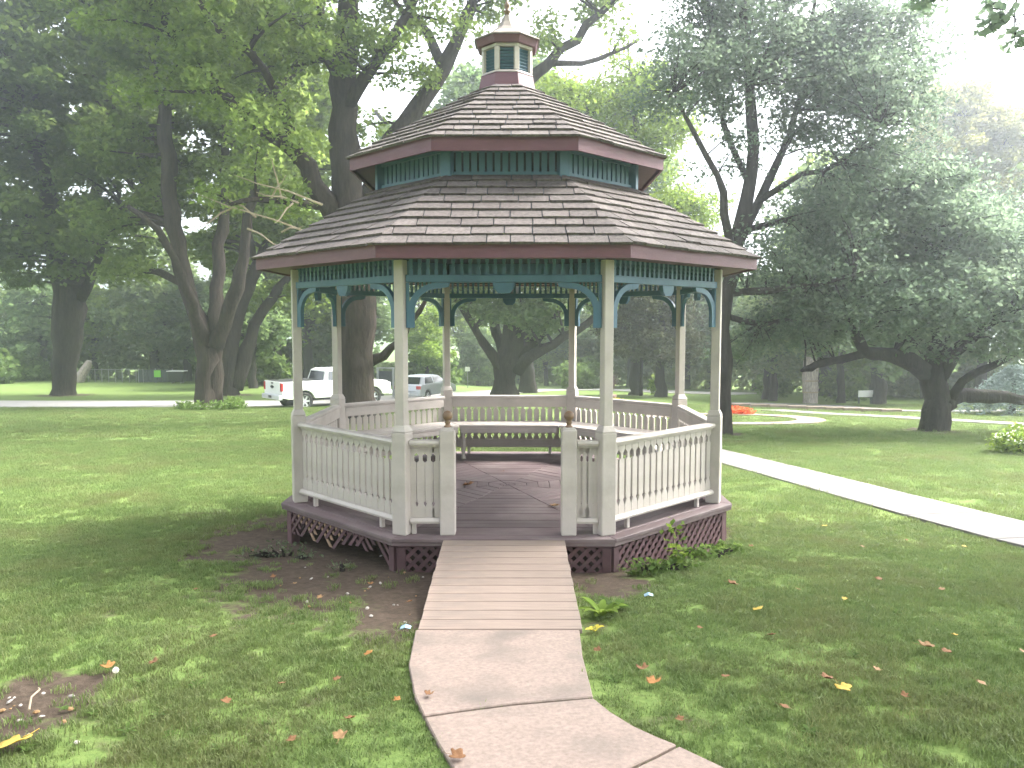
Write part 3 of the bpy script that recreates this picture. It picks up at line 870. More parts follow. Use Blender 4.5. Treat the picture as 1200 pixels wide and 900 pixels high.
def build_background_trees():
    protos = []
    spec = [(13, 4.2, LF_FAR, BARKD), (16, 4.6, LF_DARK, BARKD), (11, 4.0, LF_OAK, BARKG), (14, 4.0, LF_LIGHT, BARKD)]
    labs = ['mid-green rounded far tree', 'dark green tall far tree', 'grey-green low spreading far tree', 'yellow-green bright far tree']
    for i, (h, r, lm, bk) in enumerate(spec):
        wood, (lv, lf, rnd) = tree_meshes(
            [([(0, 0, -.5), (0, 0, .6), (.1, 0, h * .3), (-.1, .1, h * .6), (0, 0, h * .92)], [.5, .38, .3, .2, .05]),
             ([(0, 0, h * .25), (1.3, .3, h * .42), (2.3, .2, h * .55)], [.18, .12, .05]),
             ([(0, 0, h * .28), (-1.4, -.3, h * .45), (-2.4, -.2, h * .6)], [.18, .12, .05])],
            [((0, 0, h * .72), (r * .8, r * .8, h * .27), 1), ((r * .5, .4, h * .5), (r * .55, r * .55, h * .16), 1), ((-r * .5, -.3, h * .48), (r * .6, r * .6, h * .17), 1),
             ((0, -r * .45, h * .42), (r * .6, r * .5, h * .14), 1), ((.3, r * .4, h * .52), (r * .6, r * .5, h * .16), .7), ((r * .3, -r * .3, h * .27), (r * .5, r * .4, h * .08), .5)],
            95, 62, .24, clump_r=1.15, twig_r=.04, sides=7)
        protos.append((mesh_from(wood[0], wood[1], 'trunk'), fast_mesh('crown', lv, lf, rnd), lm, bk))
    # pixel column, base row, kind, scale
    rows = []
    r = random.Random(3)
    YB = lambda px: float(np.interp(px, [-300, 330, 600, 750, 860, 1000, 1100, 1300, 1600], [444.5, 446, 450.5, 454, 458, 465, 467, 471, 478]))
    for px in range(-140, 1400, 62):
        rows.append((px + r.uniform(-14, 14), YB(px) + r.uniform(-1.0, 1.0), r.choice([0, 0, 1, 2, 2, 3]), r.uniform(.75, 1.1)))
    rows += [(325, 449, 1, .9), (297, 455, 2, .8), (640, 452, 3, .55), (500, 455, 3, .5), (885, 458, 0, .7), (898, 468, 2, .6), (1030, 474, 2, .75), (985, 472, 1, .55), (905, 470, 0, .6), (560, 452, 2, .6), (690, 452, 0, .75), (830, 456, 1, .7)]
    for (px, py, k, sc) in rows:
        p = gp(px, py)
        if p.y > 118: p = G(ray(px, py)[0] * 112 / ray(px, py)[1], 112)
        t = empty('far_tree', p, r.uniform(0, 6.28))
        sz = sc * (r.uniform(.9, 1.1))
        t.scale = (sz * 1.1, sz * 1.1, sz)
        tag(t, labs[k] + ' ' + region(px), 'tree', 'far tree line trees')
        obj('trunk', protos[k][0], protos[k][3], t)
        obj('crown', protos[k][1], protos[k][2], t)
    # understorey mass closing the tree line at ground level
    V = []; n = 60000
    n = 110000
    cols = np.arange(-330, 1640, 10)
    dep = np.array([gp(c, YB(c)).y for c in cols])
    dep = np.convolve(np.pad(dep, 6, 'edge'), np.ones(13) / 13, 'valid')
    pxs = rng.uniform(-330, 1630, n)
    Yd = np.interp(pxs, cols, dep) + rng.uniform(0, 7, n); X = (pxs - 600) / FPX * Yd * .995
    top = 4.2 + 2.5 * np.sin(X * .13) + 1.5 * np.sin(X * .31 + 1) + 1.0 * np.sin(X * .7)
    Z = ground(X, Yd) + rng.random(n) ** .8 * np.maximum(1.5, top)
    lv, lf = leaf_quads(np.stack([X, Yd, Z], 1), np.clip(Yd * .0042, .16, .5))
    o = obj('far_wood', fast_mesh('far_wood', lv, lf, np.clip(.5 * rng.random(n) + .5 * (.5 + .5 * np.sin(X * .45 + 1.3 * np.sin(X * .17)) * np.sin(Z * 1.1 + X * .3)), 0, 1)), LF_UNDER)
    tag(o, 'low hazy mass of far undergrowth behind the tree line', 'undergrowth', kind='stuff')

def leafy(name, label, cat, base, blobs, n, leaf, lmat, group=None, part='foliage', stems=True, flat=.3, extra=None):
    """shrub: stems and leaves spread through ellipsoids in local space"""
    root = empty(name, base)
    tag(root, label, cat, group)
    C = []
    w = np.array([b[1][0] * b[1][1] * b[1][2] for b in blobs]) ** .7; w /= w.sum()
    for b, ww in zip(blobs, w):
        m = max(20, int(n * ww))
        d = rng.normal(size=(m, 3)); d /= np.linalg.norm(d, axis=1)[:, None]
        q = np.array(b[0]) + d * (rng.random(m) ** .4)[:, None] * np.array(b[1]) * (1 + .18 * np.sin(d[:, :1] * 9) * np.cos(d[:, 1:2] * 7 + d[:, 2:] * 8))
        C.append(q[q[:, 2] > -.02])
    C = np.concatenate(C)
    lv, lf = leaf_quads(C, leaf, flat)
    obj(part, fast_mesh(part, lv, lf, rng.random(len(C))), lmat, root)
    if stems:
        mb = MB()
        for b in blobs:
            for _ in range(4):
                e = Vector(b[0]) + Vector([random.uniform(-.5, .5) * v for v in b[1]])
                mb.tube([(e.x * .3, e.y * .3, -.05), (e.x * .7, e.y * .7, e.z * .5), e], [.02, .014, .006], 5)
        mb.build('stems', BARKD, root)
    return root

# ------------------------------------------------------------------ gazebo
def clip_poly(poly, a, b, c):
    """keep a*x+b*y<=c"""
    out = []
    for i in range(len(poly)):
        p, q = poly[i], poly[(i + 1) % len(poly)]
        dp, dq = a * p[0] + b * p[1] - c, a * q[0] + b * q[1] - c
        if dp <= 0: out.append(p)
        if dp * dq < 0:
            t = dp / (dp - dq)
            out.append((p[0] + t * (q[0] - p[0]), p[1] + t * (q[1] - p[1])))
    return out

def shingle_face(parent, root_ap, z0, top_ap, z1, k, courses, width, seed, individual, stuff):
    """courses of shingles on one roof face; local x along the eave, u up the slope"""
    r = random.Random(seed)
    run = root_ap - top_ap; rise = z1 - z0; L = math.hypot(run, rise)
    ux, uz = run / L, rise / L                    # direction up the slope (inwards, up)
    nx, nz = -uz, ux                              # outward normal in (inward, up) plane
    T8 = math.tan(math.pi / 8)
    over = .035
    ex = (L + over) / courses
    def half(u): return (root_ap - u * ux) * T8
    rot = Matrix.Rotation(k * math.pi / 4, 3, 'Z')
    def pt(x, u, h):
        inw = u * ux + h * nx; up = u * uz + h * nz
        return rot @ Vector((x, -(root_ap - inw), z0 + up))
    for c in range(courses):
        u0 = -over + c * ex
        u1 = min(u0 + ex * 1.18, L)
        w0 = half(u0) + .004
        x = -w0 - r.uniform(0, width * .5)
        while x < w0:
            x2 = x + width * r.choice([.7, .85, 1., 1., 1.2, 1.35])
            if w0 - x2 < width * .3: x2 = w0 + .2
            g = .005
            j = r.uniform(-.007, .007)
            ub = u0 + j
            def cx(v, u): return max(-half(u) - .003, min(half(u) + .003, v))
            a0, a1 = cx(x + g, ub), cx(x2 - g, ub)
            b0, b1 = cx(x + g, u1), cx(x2 - g, u1)
            if a1 - a0 > .03:
                t = .027 + r.uniform(-.004, .006)
                low = [pt(a0, ub, .004), pt(a1, ub, .004), pt(b1, u1, .001), pt(b0, u1, .001)]
                hi = [pt(a0, ub, t), pt(a1, ub, t), pt(b1, u1, .006), pt(b0, u1, .006)]
                if individual:
                    MB().hull8(low, hi).build('shingle', SHINGLE, parent)
                else:
                    stuff.hull8(low, hi)
            x = x2

def octo(r, z, inner=False):
    return [(r * math.cos(-math.pi / 2 - math.pi / 8 + i * math.pi / 4), r * math.sin(-math.pi / 2 - math.pi / 8 + i * math.pi / 4), z) for i in range(8)]

def ring_shell(mb, levels):
    """levels: list of (radius, z), octagonal shell open at both ends"""
    vs = [p for r, z in levels for p in octo(r, z)]
    fs = [(j * 8 + i, j * 8 + (i + 1) % 8, (j + 1) * 8 + (i + 1) % 8, (j + 1) * 8 + i) for j in range(len(levels) - 1) for i in range(8)]
    return mb.add(vs, fs)

def closed_shell(mb, levels):
    n = len(levels)
    vs = [p for r, z in levels for p in octo(r, z)]
    fs = [(j * 8 + i, j * 8 + (i + 1) % 8, ((j + 1) % n) * 8 + (i + 1) % 8, ((j + 1) % n) * 8 + i) for j in range(n) for i in range(8)]
    return mb.add(vs, fs)

def build_gazebo():
    g = empty('gazebo', (GX, GY, 0), GROT)
    tag(g, 'octagonal cream and teal gazebo with two-tier shingle roof and louvred cupola', 'gazebo')
    face = lambda k, ap, z=0: dict(loc=(ap * math.sin(k * math.pi / 4), -ap * math.cos(k * math.pi / 4), z), rot=(0, 0, k * math.pi / 4))
    AP = RP * C8
    # ---- deck
    AD = RD * C8
    deck = MB()
    for k in range(8):
        pass
    closed_shell(deck, [(RD, ZD - .012), (RD, ZD - .066), (RD - .05, ZD - .066), (RD - .05, ZD - .045), (.02, ZD - .045), (.02, ZD - .035), (RD - .04, ZD - .035), (RD - .04, ZD - .012)])
    deck_o = deck.build('deck', DECK, g)
    bw = .1385
    T8 = math.tan(math.pi / 8)
    nb = int(AD / bw)
    for i in range(nb + 1):
        a1 = AD - i * bw + .008; a0 = max(.02, a1 - bw + .006)
        if a1 < .05: continue
        zt = ZD - .034
        h1, h0 = a1 * T8 - .003, a0 * T8 - .003
        mb = MB().hull8([(-h1, -a1, zt), (h1, -a1, zt), (h0, -a0, zt), (-h0, -a0, zt)],
                        [(-h1, -a1, ZD), (h1, -a1, ZD), (h0, -a0, ZD), (-h0, -a0, ZD)])
        me = mb.mesh('board', .004)
        for k in range(8):
            obj('board', me, DECK, deck_o, rot=(0, 0, k * math.pi / 4), loc=(0, 0, random.uniform(-.002, .002)))
    # ---- lattice skirt
    AL = AD - .06; HL = AL * T8 - .03
    zlo = -.20
    for k in range(8):
        fr = MB()
        fr.b2(-HL - .01, HL + .01, -.014, .014, ZD - .092, ZD - .068)
        p = fr.build('lattice_panel', LATT, g, **face(k, AL), bevel=.003)
        for x_ in (-HL - .02, HL - .06):
            MB().b2(x_, x_ + .08, -.018, .018, zlo, ZD - .094).build('frame_stile', LATT, p, bevel=.003)
        rest = MB()
        w = .018; step = .105
        for sgn in (1, -1):
            n = int((2 * HL + .6) / step) + 2
            for i in range(n):
                cx = -HL - .3 + i * step
                # strip along (sgn,1)
                poly = [(-HL + .06, zlo), (HL - .06, zlo), (HL - .06, ZD - .094), (-HL + .06, ZD - .094)]
                q = w * 1.414
                # sgn*(x-cx) - z in [-q,q]
                poly = clip_poly(poly, sgn, -1, sgn * cx + q)
                poly = clip_poly(poly, -sgn, 1, -sgn * cx + q) if poly else poly
                m_ = LATT
                if k == 7 and poly:                      # broken stretch on the left
                    xm = sum(p_[0] for p_ in poly) / len(poly)
                    lim = .10 + .08 * math.sin(i * 2.1) if -.75 < xm < .10 else (.17 + .05 * math.sin(i * 1.3) if .10 <= xm < .78 else None)
                    if xm < -.75: lim = .02
                    if .30 < xm < .78 and sgn == 1: poly = []
                    elif lim is not None:
                        poly = clip_poly(poly, 0, -1, -lim)
                    if sgn == -1 and -.6 < xm < .3: m_ = RAWWOOD
                if len(poly) < 3: continue
                y0, y1 = (-.012, -.004) if sgn == 1 else (-.002, .006)
                if k in (0, 1, 7):
                    MB().prism(poly, y0, y1).build('slat', m_, p)
                else:
                    rest.prism(poly, y0, y1)
        if rest.v:
            tag(rest.build('slats', LATT, p), kind='stuff')
    for k in range(8):
        a = -math.pi / 2 - math.pi / 8 + k * math.pi / 4
        MB().b2(-.05, .05, -.05, .05, -.35, ZD - .07).build('footing_post', RAWWOOD if k in (7, 0) and False else LATT, g, loc=((RD - .13) * math.cos(a), (RD - .13) * math.sin(a), 0), rot=(0, 0, a + math.pi / 2), bevel=.005)
    # ---- posts
    post_me = MB().b2(-.046, .046, -.046, .046, 1.32, 2.86).mesh('post', .006)
    base_mb = MB()
    base_mb.b2(-.074, .074, -.074, .074, ZD, 1.30)
    base_me = base_mb.mesh('post_base', .012, segs=2)
    cap_mb = MB().hull8([(-.074, -.074, 1.302), (.074, -.074, 1.302), (.074, .074, 1.302), (-.074, .074, 1.302)],
                        [(-.05, -.05, 1.36), (.05, -.05, 1.36), (.05, .05, 1.36), (-.05, .05, 1.36)])
    cap_me = cap_mb.mesh('post_cap', .004)
    collar_me = MB().b2(-.082, .082, -.082, .082, 1.235, 1.255).mesh('post_collar', .004)
    for k in range(8):
        a = -math.pi / 2 - math.pi / 8 + k * math.pi / 4
        p = obj('post', post_me, CREAM, g, loc=(RP * math.cos(a), RP * math.sin(a), 0), rot=(0, 0, a + math.pi / 2))
        obj('post_base', base_me, CREAM, p)
        obj('post_cap', cap_me, CREAM, p)
    # ---- railings
    def baluster(wd, nk):
        z0, z1 = .505, 1.165
        pr = [(wd, z0), (wd, z0 + .075), (nk * .9, z0 + .125), (nk * .9, z0 + .135), (nk * 1.3, z0 + .145), (nk * 1.35, z1 - .15), (nk * .6, z1 - .135),
              (nk * .6, z1 - .085), (wd, z1 - .05), (wd, z1)]
        poly = pr + [(-x, z) for x, z in reversed(pr)]
        return MB().prism(poly, -.011, .011).mesh('baluster', .0)
    bal_me = baluster(.0475, .027)
    half = RP * S8 - .07
    rail_mb = MB()
    prof = [(-.05, 1.18), (.05, 1.18), (.055, 1.20), (.045, 1.222), (.0, 1.23), (-.045, 1.222), (-.055, 1.20)]
    def rail_mesh(x0, x1, name, skirt):
        mb = MB()
        n = len(prof)
        mb.hull8([(x0, y, z) for y, z in prof], [(x1, y, z) for y, z in prof])
        return mb.mesh(name, .0)
    def low_mesh(x0, x1):
        mb = MB()
        pb = [(-.045, .455), (.045, .455), (.05, .475), (.03, .503), (-.03, .503), (-.05, .475)]
        mb.hull8([(x0, y, z) for y, z in pb], [(x1, y, z) for y, z in pb])
        return mb.mesh('bottom_rail', .0)
    def sub_mesh(x0, x1): return MB().b2(x0, x1, -.022, .022, 1.155, 1.178).mesh('sub_rail', .003)
    rme = rail_mesh(-half, half, 'railing', False); lme = low_mesh(-half, half); sme = sub_mesh(-half, half)
    foot_me = MB().b2(-.02, .02, -.02, .02, ZD, .455).mesh('rail_foot', .003)
    nbal = 17
    for k in range(1, 8):
        rl = obj('railing', rme, CREAM, g, **face(k, AP))
        obj('bottom_rail', lme, CREAM, rl); obj('sub_rail', sme, CREAM, rl)
        for i in range(nbal):
            x = (i - (nbal - 1) / 2) * (2 * half - .02) / nbal
            obj('baluster', bal_me, CREAM, rl, loc=(x, 0, 0))
        for s in (-.35, .35):
            obj('rail_foot', foot_me, CREAM, rl, loc=(s * half * 2, 0, 0))
        if 2 <= k <= 6:
            MB().b2(-half + .02, half - .02, .026, .046, 1.055, 1.176).build('back_board', CREAM, rl, bevel=.004)
            MB().b2(-half + .02, half - .02, .026, .046, .457, .575).build('kick_board', CREAM, rl, bevel=.004)
    # entrance newels with stub railings
    for s, nx in ((-1, -.515), (1, .595)):
        n = MB().b2(-.07, .07, -.07, .07, ZD, 1.325).build('newel_post', CREAM, g, loc=(nx, -AP - .01, 0), bevel=.012, segs=2)
        MB().hull8([(-.055, -.055, 1.3255), (.055, -.055, 1.3255), (.055, .055, 1.3255), (-.055, .055, 1.3255)], [(-.045, -.045, 1.345), (.045, -.045, 1.345), (.045, .045, 1.345), (-.045, .045, 1.345)]).build('newel_cap', CREAM, n)
        prof_f = [(.034, 1.345), (.036, 1.352), (.022, 1.362), (.02, 1.376), (.03, 1.386), (.022, 1.394), (.03, 1.402)]
        for q in range(1, 10):
            t = q / 10 * math.pi
            prof_f.append((max(.024, .047 * math.sin(t)) if q < 9 else .047 * math.sin(t), 1.449 - .047 * math.cos(t)))
        prof_f.append((.006, 1.4965))
        MB().lathe(prof_f, 16).build('finial', BALLW, n, smooth_=True)
        e0, e1 = (-half, nx - .075) if s < 0 else (nx + .075, half)
        st = obj('railing', rail_mesh(e0, e1, 'railing', False), CREAM, g, loc=(0, -AP, 0))
        w_ = e1 - e0
        obj('bottom_rail', low_mesh(e0, e1), CREAM, st); obj('sub_rail', sub_mesh(e0, e1), CREAM, st)
        for fr in (.08, .36, .64, .92):
            obj('baluster', bal_me, CREAM, st, loc=(e0 + w_ * fr, 0, 0))
        obj('rail_foot', foot_me, CREAM, st, loc=(e0 + w_ * (.12 if s < 0 else .88), 0, 0))
    # ---- benches on the five inner sides
    leg_prof = [(.034, ZD), (.036, ZD + .03), (.022, ZD + .06), (.03, ZD + .16), (.032, ZD + .26), (.02, ZD + .34), (.034, ZD + .36), (.034, .805)]
    leg_me = MB().lathe(leg_prof, 10).mesh('leg', smooth_=True)
    ao, ai = AP - .05, 1.70
    for k in range(2, 7):
        b = MB()
        b.b2(-ai * T8 + .02, ai * T8 - .02, -ai - .032, -ai - .012, .735, .808)
        br = b.build('bench', CREAM, g, rot=(0, 0, k * math.pi / 4), bevel=.003)
        nbd = 4; bwid = (ao - ai) / nbd
        for i in range(nbd):
            a1 = ai + (i + 1) * bwid - .003; a0 = ai + i * bwid + .003
            MB().hull8([(-a1 * T8 + .004, -a1, .81), (a1 * T8 - .004, -a1, .81), (a0 * T8 - .004, -a0, .81), (-a0 * T8 + .004, -a0, .81)],
                       [(-a1 * T8 + .004, -a1, .85), (a1 * T8 - .004, -a1, .85), (a0 * T8 - .004, -a0, .85), (-a0 * T8 + .004, -a0, .85)]).build('seat_board', CREAM, br, bevel=.005)
        for sx in ((-1, 1) if k in (2, 6) else (1,)):
            obj('leg', leg_me, CREAM, br, loc=(sx * (ai * T8 - .05), -ai - .06, 0))
    # ---- friezes, brackets and drops
    hb = RP * S8 - .05
    spin = MB().prism([(.017, 2.728), (.017, 2.765), (.010, 2.785), (.017, 2.805), (.010, 2.825), (.017, 2.845), (.017, 2.882), (-.017, 2.882), (-.017, 2.845), (-.010, 2.825), (-.017, 2.805), (-.010, 2.785), (-.017, 2.765), (-.017, 2.728)], -.012, .012).mesh('spindle')
    def bracket():
        mb = MB()
        # curved strip from the post foot to the rail, in xz
        n = 10; o = []; i_ = []
        for q in range(n + 1):
            t = q / n * math.pi / 2
            cx, cz = .30, 2.29
            # ellipse quarter: starts at post (x=.045,z=2.36) and ends at rail (x=.30,z=2.655)
            o.append((.30 - .285 * math.cos(t), 2.40 + .258 * math.sin(t)))
            i_.append((.30 - .225 * math.cos(t), 2.40 + .205 * math.sin(t)))
        poly = [(.015, 2.26), (.015, 2.40)] + o[1:] + [(.36, 2.658), (.36, 2.625)] + i_[::-1] + [(.075, 2.31), (.055, 2.26)]
        for a, b_ in zip(range(n), range(1, n + 1)):
            mb.prism([i_[a], o[a], o[b_], i_[b_]], -.02, .02)
        mb.prism([(.0, 2.25), (.075, 2.25), (.075, 2.40), (.0, 2.40)], -.019, .019)
        mb.prism([(.0, 2.401), (.028, 2.401), (.028, 2.657), (.0, 2.657)], -.018, .018)
        mb.prism([(.30, 2.605), (.30, 2.657), (.40, 2.657), (.385, 2.618)], -.021, .021)
        return mb.mesh('bracket')
    brk = bracket()
    drop_me = MB().prism([(-.10, 2.658), (.10, 2.658), (.085, 2.60), (.05, 2.56), (-.05, 2.56), (-.085, 2.60)], -.02, .02).mesh('drop_block')
    for k in range(8):
        mb = MB()
        mb.b2(-hb, hb, -.03, .03, 2.66, 2.727)
        f = mb.build('frieze', TEAL, g, **face(k, AP), bevel=.004)
        MB().b2(-hb, hb, -.03, .03, 2.883, 3.16).build('header_board', TEAL, f, bevel=.004)
        ns = 23
        for i in range(ns):
            obj('spindle', spin, TEAL, f, loc=((i - (ns - 1) / 2) * (2 * hb - .02) / ns, 0, 0))
        obj('bracket', brk, TEAL, f, loc=(-hb, 0, 0))
        obj('bracket', brk, TEAL, f, loc=(hb, 0, 0), rot=(0, 0, math.pi))
        obj('drop_block', drop_me, TEAL, f)
    # ---- lower roof
    AE, ZE = 2.84 * C8, 2.975
    A1, Z1 = 1.53 * C8, 3.765
    sl = (Z1 - ZE) / (AE - A1)
    mb = MB()
    inv = 1 / C8
    closed_shell(mb, [(AE * inv, ZE), (1.40, ZE + sl * (AE - 1.40 * C8)), (1.40, ZE + sl * (AE - 1.40 * C8) - .05), (AE * inv - .05, ZE - .035)])
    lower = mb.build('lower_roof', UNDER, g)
    fl = AE * T8
    for k in range(8):
        o = MB().hull8([(-fl + .001, -.0, 2.85), (fl - .001, 0, 2.85), (fl - .0115, .026, 2.85), (-fl + .0115, .026, 2.85)],
                       [(-fl + .001, 0, 2.972), (fl - .001, 0, 2.972), (fl - .0115, .026, 2.972), (-fl + .0115, .026, 2.972)]).build('fascia', MAROON, lower, **face(k, AE + .002))
        a1_, a0_ = AE - .028, AP + .035
        MB().hull8([(-a1_ * T8 + .002, -a1_, 2.866), (a1_ * T8 - .002, -a1_, 2.866), (a0_ * T8 - .002, -a0_, 2.866), (-a0_ * T8 + .002, -a0_, 2.866)],
                   [(-a1_ * T8 + .002, -a1_, 2.88), (a1_ * T8 - .002, -a1_, 2.88), (a0_ * T8 - .002, -a0_, 2.88), (-a0_ * T8 + .002, -a0_, 2.88)]).build('soffit', MAROON, lower, rot=(0, 0, k * math.pi / 4))
    rest = MB()
    for k in range(8):
        shingle_face(lower, AE, ZE, A1, Z1, k, 9, .29, 40 + k, k in (0, 1, 7), rest)
    tag(rest.build('shingles', SHINGLE, lower), kind='stuff')
    # ---- clerestory
    cl = MB()
    closed_shell(cl, [(1.53, 3.70), (1.53, 3.80), (1.47, 3.80), (1.47, 3.70)])
    closed_shell(cl, [(1.53, 4.00), (1.53, 4.12), (1.47, 4.12), (1.47, 4.00)])
    cler = cl.build('clerestory', TEAL, g)
    csp = MB().b2(-.028, .028, -.012, .012, 3.801, 3.999).mesh('slat')
    cpost = MB().b2(-.055, .055, -.04, .04, 3.72, 4.09).mesh('corner_post', .004)
    for k in range(8):
        for i in range(13):
            a = k * math.pi / 4
            x = (i - 6) * .078
            ap = 1.50 * C8
            obj('slat', csp, TEAL, cler, loc=(ap * math.sin(a) + x * math.cos(a), -ap * math.cos(a) + x * math.sin(a), 0), rot=(0, 0, a))
        a = -math.pi / 2 - math.pi / 8 + k * math.pi / 4
        obj('corner_post', cpost, TEAL, cler, loc=(1.515 * math.cos(a), 1.515 * math.sin(a), 0), rot=(0, 0, a + math.pi / 2))
    # ---- upper roof
    AU, ZU = 1.842 * C8, 4.085
    A2, Z2 = .31 * C8, 4.985
    slu = (Z2 - ZU) / (AU - A2)
    mb = MB()
    closed_shell(mb, [(AU * inv, ZU), (.2, ZU + slu * (AU - .2 * C8)), (.2, ZU + slu * (AU - .2 * C8) - .05), (AU * inv - .05, ZU - .035)])
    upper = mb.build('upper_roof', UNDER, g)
    fl = AU * T8
    for k in range(8):
        MB().hull8([(-fl + .001, 0, 3.945), (fl - .001, 0, 3.945), (fl - .0115, .026, 3.945), (-fl + .0115, .026, 3.945)],
                   [(-fl + .001, 0, 4.082), (fl - .001, 0, 4.082), (fl - .0115, .026, 4.082), (-fl + .0115, .026, 4.082)]).build('fascia', MAROON, upper, **face(k, AU + .002))
        a1_, a0_ = AU - .028, 1.53 * C8 + .004
        MB().hull8([(-a1_ * T8 + .002, -a1_, 3.985), (a1_ * T8 - .002, -a1_, 3.985), (a0_ * T8 - .002, -a0_, 4.05), (-a0_ * T8 + .002, -a0_, 4.05)],
                   [(-a1_ * T8 + .002, -a1_, 3.997), (a1_ * T8 - .002, -a1_, 3.997), (a0_ * T8 - .002, -a0_, 4.062), (-a0_ * T8 + .002, -a0_, 4.062)]).build('soffit', MAROON, upper, rot=(0, 0, k * math.pi / 4))
    rest = MB()
    for k in range(8):
        shingle_face(upper, AU, ZU, A2, Z2, k, 11, .27, 70 + k, k in (0, 1, 7), rest)
    tag(rest.build('shingles', SHINGLE, upper), kind='stuff')
    # ---- cupola
    cp = MB()
    cp.hull8(octo(.36, 4.93), octo(.318, 5.12))
    cup = cp.build('cupola', MAROON, g, bevel=.004)
    s_ = MB().hull8(octo(.325, 5.121), octo(.30, 5.15)); s_.build('sill', CREAM, cup)
    MB().hull8(octo(.315, 5.405), octo(.315, 5.437)).build('head_rail', CREAM, cup)
    MB().hull8(octo(.245, 5.15), octo(.245, 5.405)).build('louvre_core', BLACK, cup)
    stile = MB().b2(-.028, .028, -.018, .018, 5.151, 5.404).mesh('stile', .003)
    hw = .288 * S8 - .03
    louv = MB().box((0, 0, 0), (2 * hw + .02, .03, .008), M=Matrix.Rotation(-.7, 3, 'X')).mesh('louvre')
    for k in range(8):
        a = -math.pi / 2 - math.pi / 8 + k * math.pi / 4
        obj('stile', stile, CREAM, cup, loc=(.285 * math.cos(a), .285 * math.sin(a), 0), rot=(0, 0, a + math.pi / 2))
        for i in range(7):
            f_ = face(k, .285 * C8 - .012, 5.168 + i * .036)
            obj('louvre', louv, TEAL, cup, **f_)
    MB().hull8(octo(.355, 5.438), octo(.385, 5.515)).build('cap_fascia', MAROON, cup, bevel=.003)
    cr = MB()
    lv = [(.405, 5.516), (.40, 5.53), (.29, 5.585), (.20, 5.63), (.125, 5.69), (.075, 5.76), (.035, 5.84)]
    vs = [p for r, z in lv for p in octo(r, z)]
    fs = [(j * 8 + i, j * 8 + (i + 1) % 8, (j + 1) * 8 + (i + 1) % 8, (j + 1) * 8 + i) for j in range(len(lv) - 1) for i in range(8)]
    fs += [tuple(range(8))[::-1], tuple(range((len(lv) - 1) * 8, len(lv) * 8))]
    cr.add(vs, fs).build('cap_roof', CAPM, cup)
    MB().lathe([(.028, 5.83), (.028, 5.87), (.045, 5.885), (.02, 5.90), (.03, 5.93), (.035, 5.955), (.02, 5.985), (.010, 6.0), (.008, 6.16), (.002, 6.2)], 10).build('finial', BALLW, cup, smooth_=True)
    return g

# ------------------------------------------------------------------ paths
def strip(name, centre, width, m, off=.03, thick=.06, kind='structure', seg=1.0):
    P, _ = resample([(x, y, 0) for x, y in centre], [1] * len(centre), seg)
    T = np.gradient(P, axis=0); T /= np.linalg.norm(T, axis=1)[:, None] + 1e-9
    N = np.stack([-T[:, 1], T[:, 0]], 1)
    mb = MB()
    n = len(P); vs = []; fs = []
    for i in range(n):
        for s, dz in ((-1, 0), (1, 0), (1, -thick), (-1, -thick)):
            x = P[i, 0] + s * N[i, 0] * width / 2; y = P[i, 1] + s * N[i, 1] * width / 2
            vs.append((x, y, float(ground(x, y)) + off + dz))
    for i in range(n - 1):
        for a, b in ((0, 1), (1, 2), (2, 3), (3, 0)):
            fs.append((4 * i + a, 4 * i + b, 4 * i + 4 + b, 4 * i + 4 + a))
    fs += [(0, 1, 2, 3), (4 * n - 4, 4 * n - 1, 4 * n - 2, 4 * n - 3)]
    mb.add(vs, fs)
    o = mb.build(name, m)
    tag(o, kind=kind)
    STRIPS.append((P[:, :2], width))
    return o, P, N

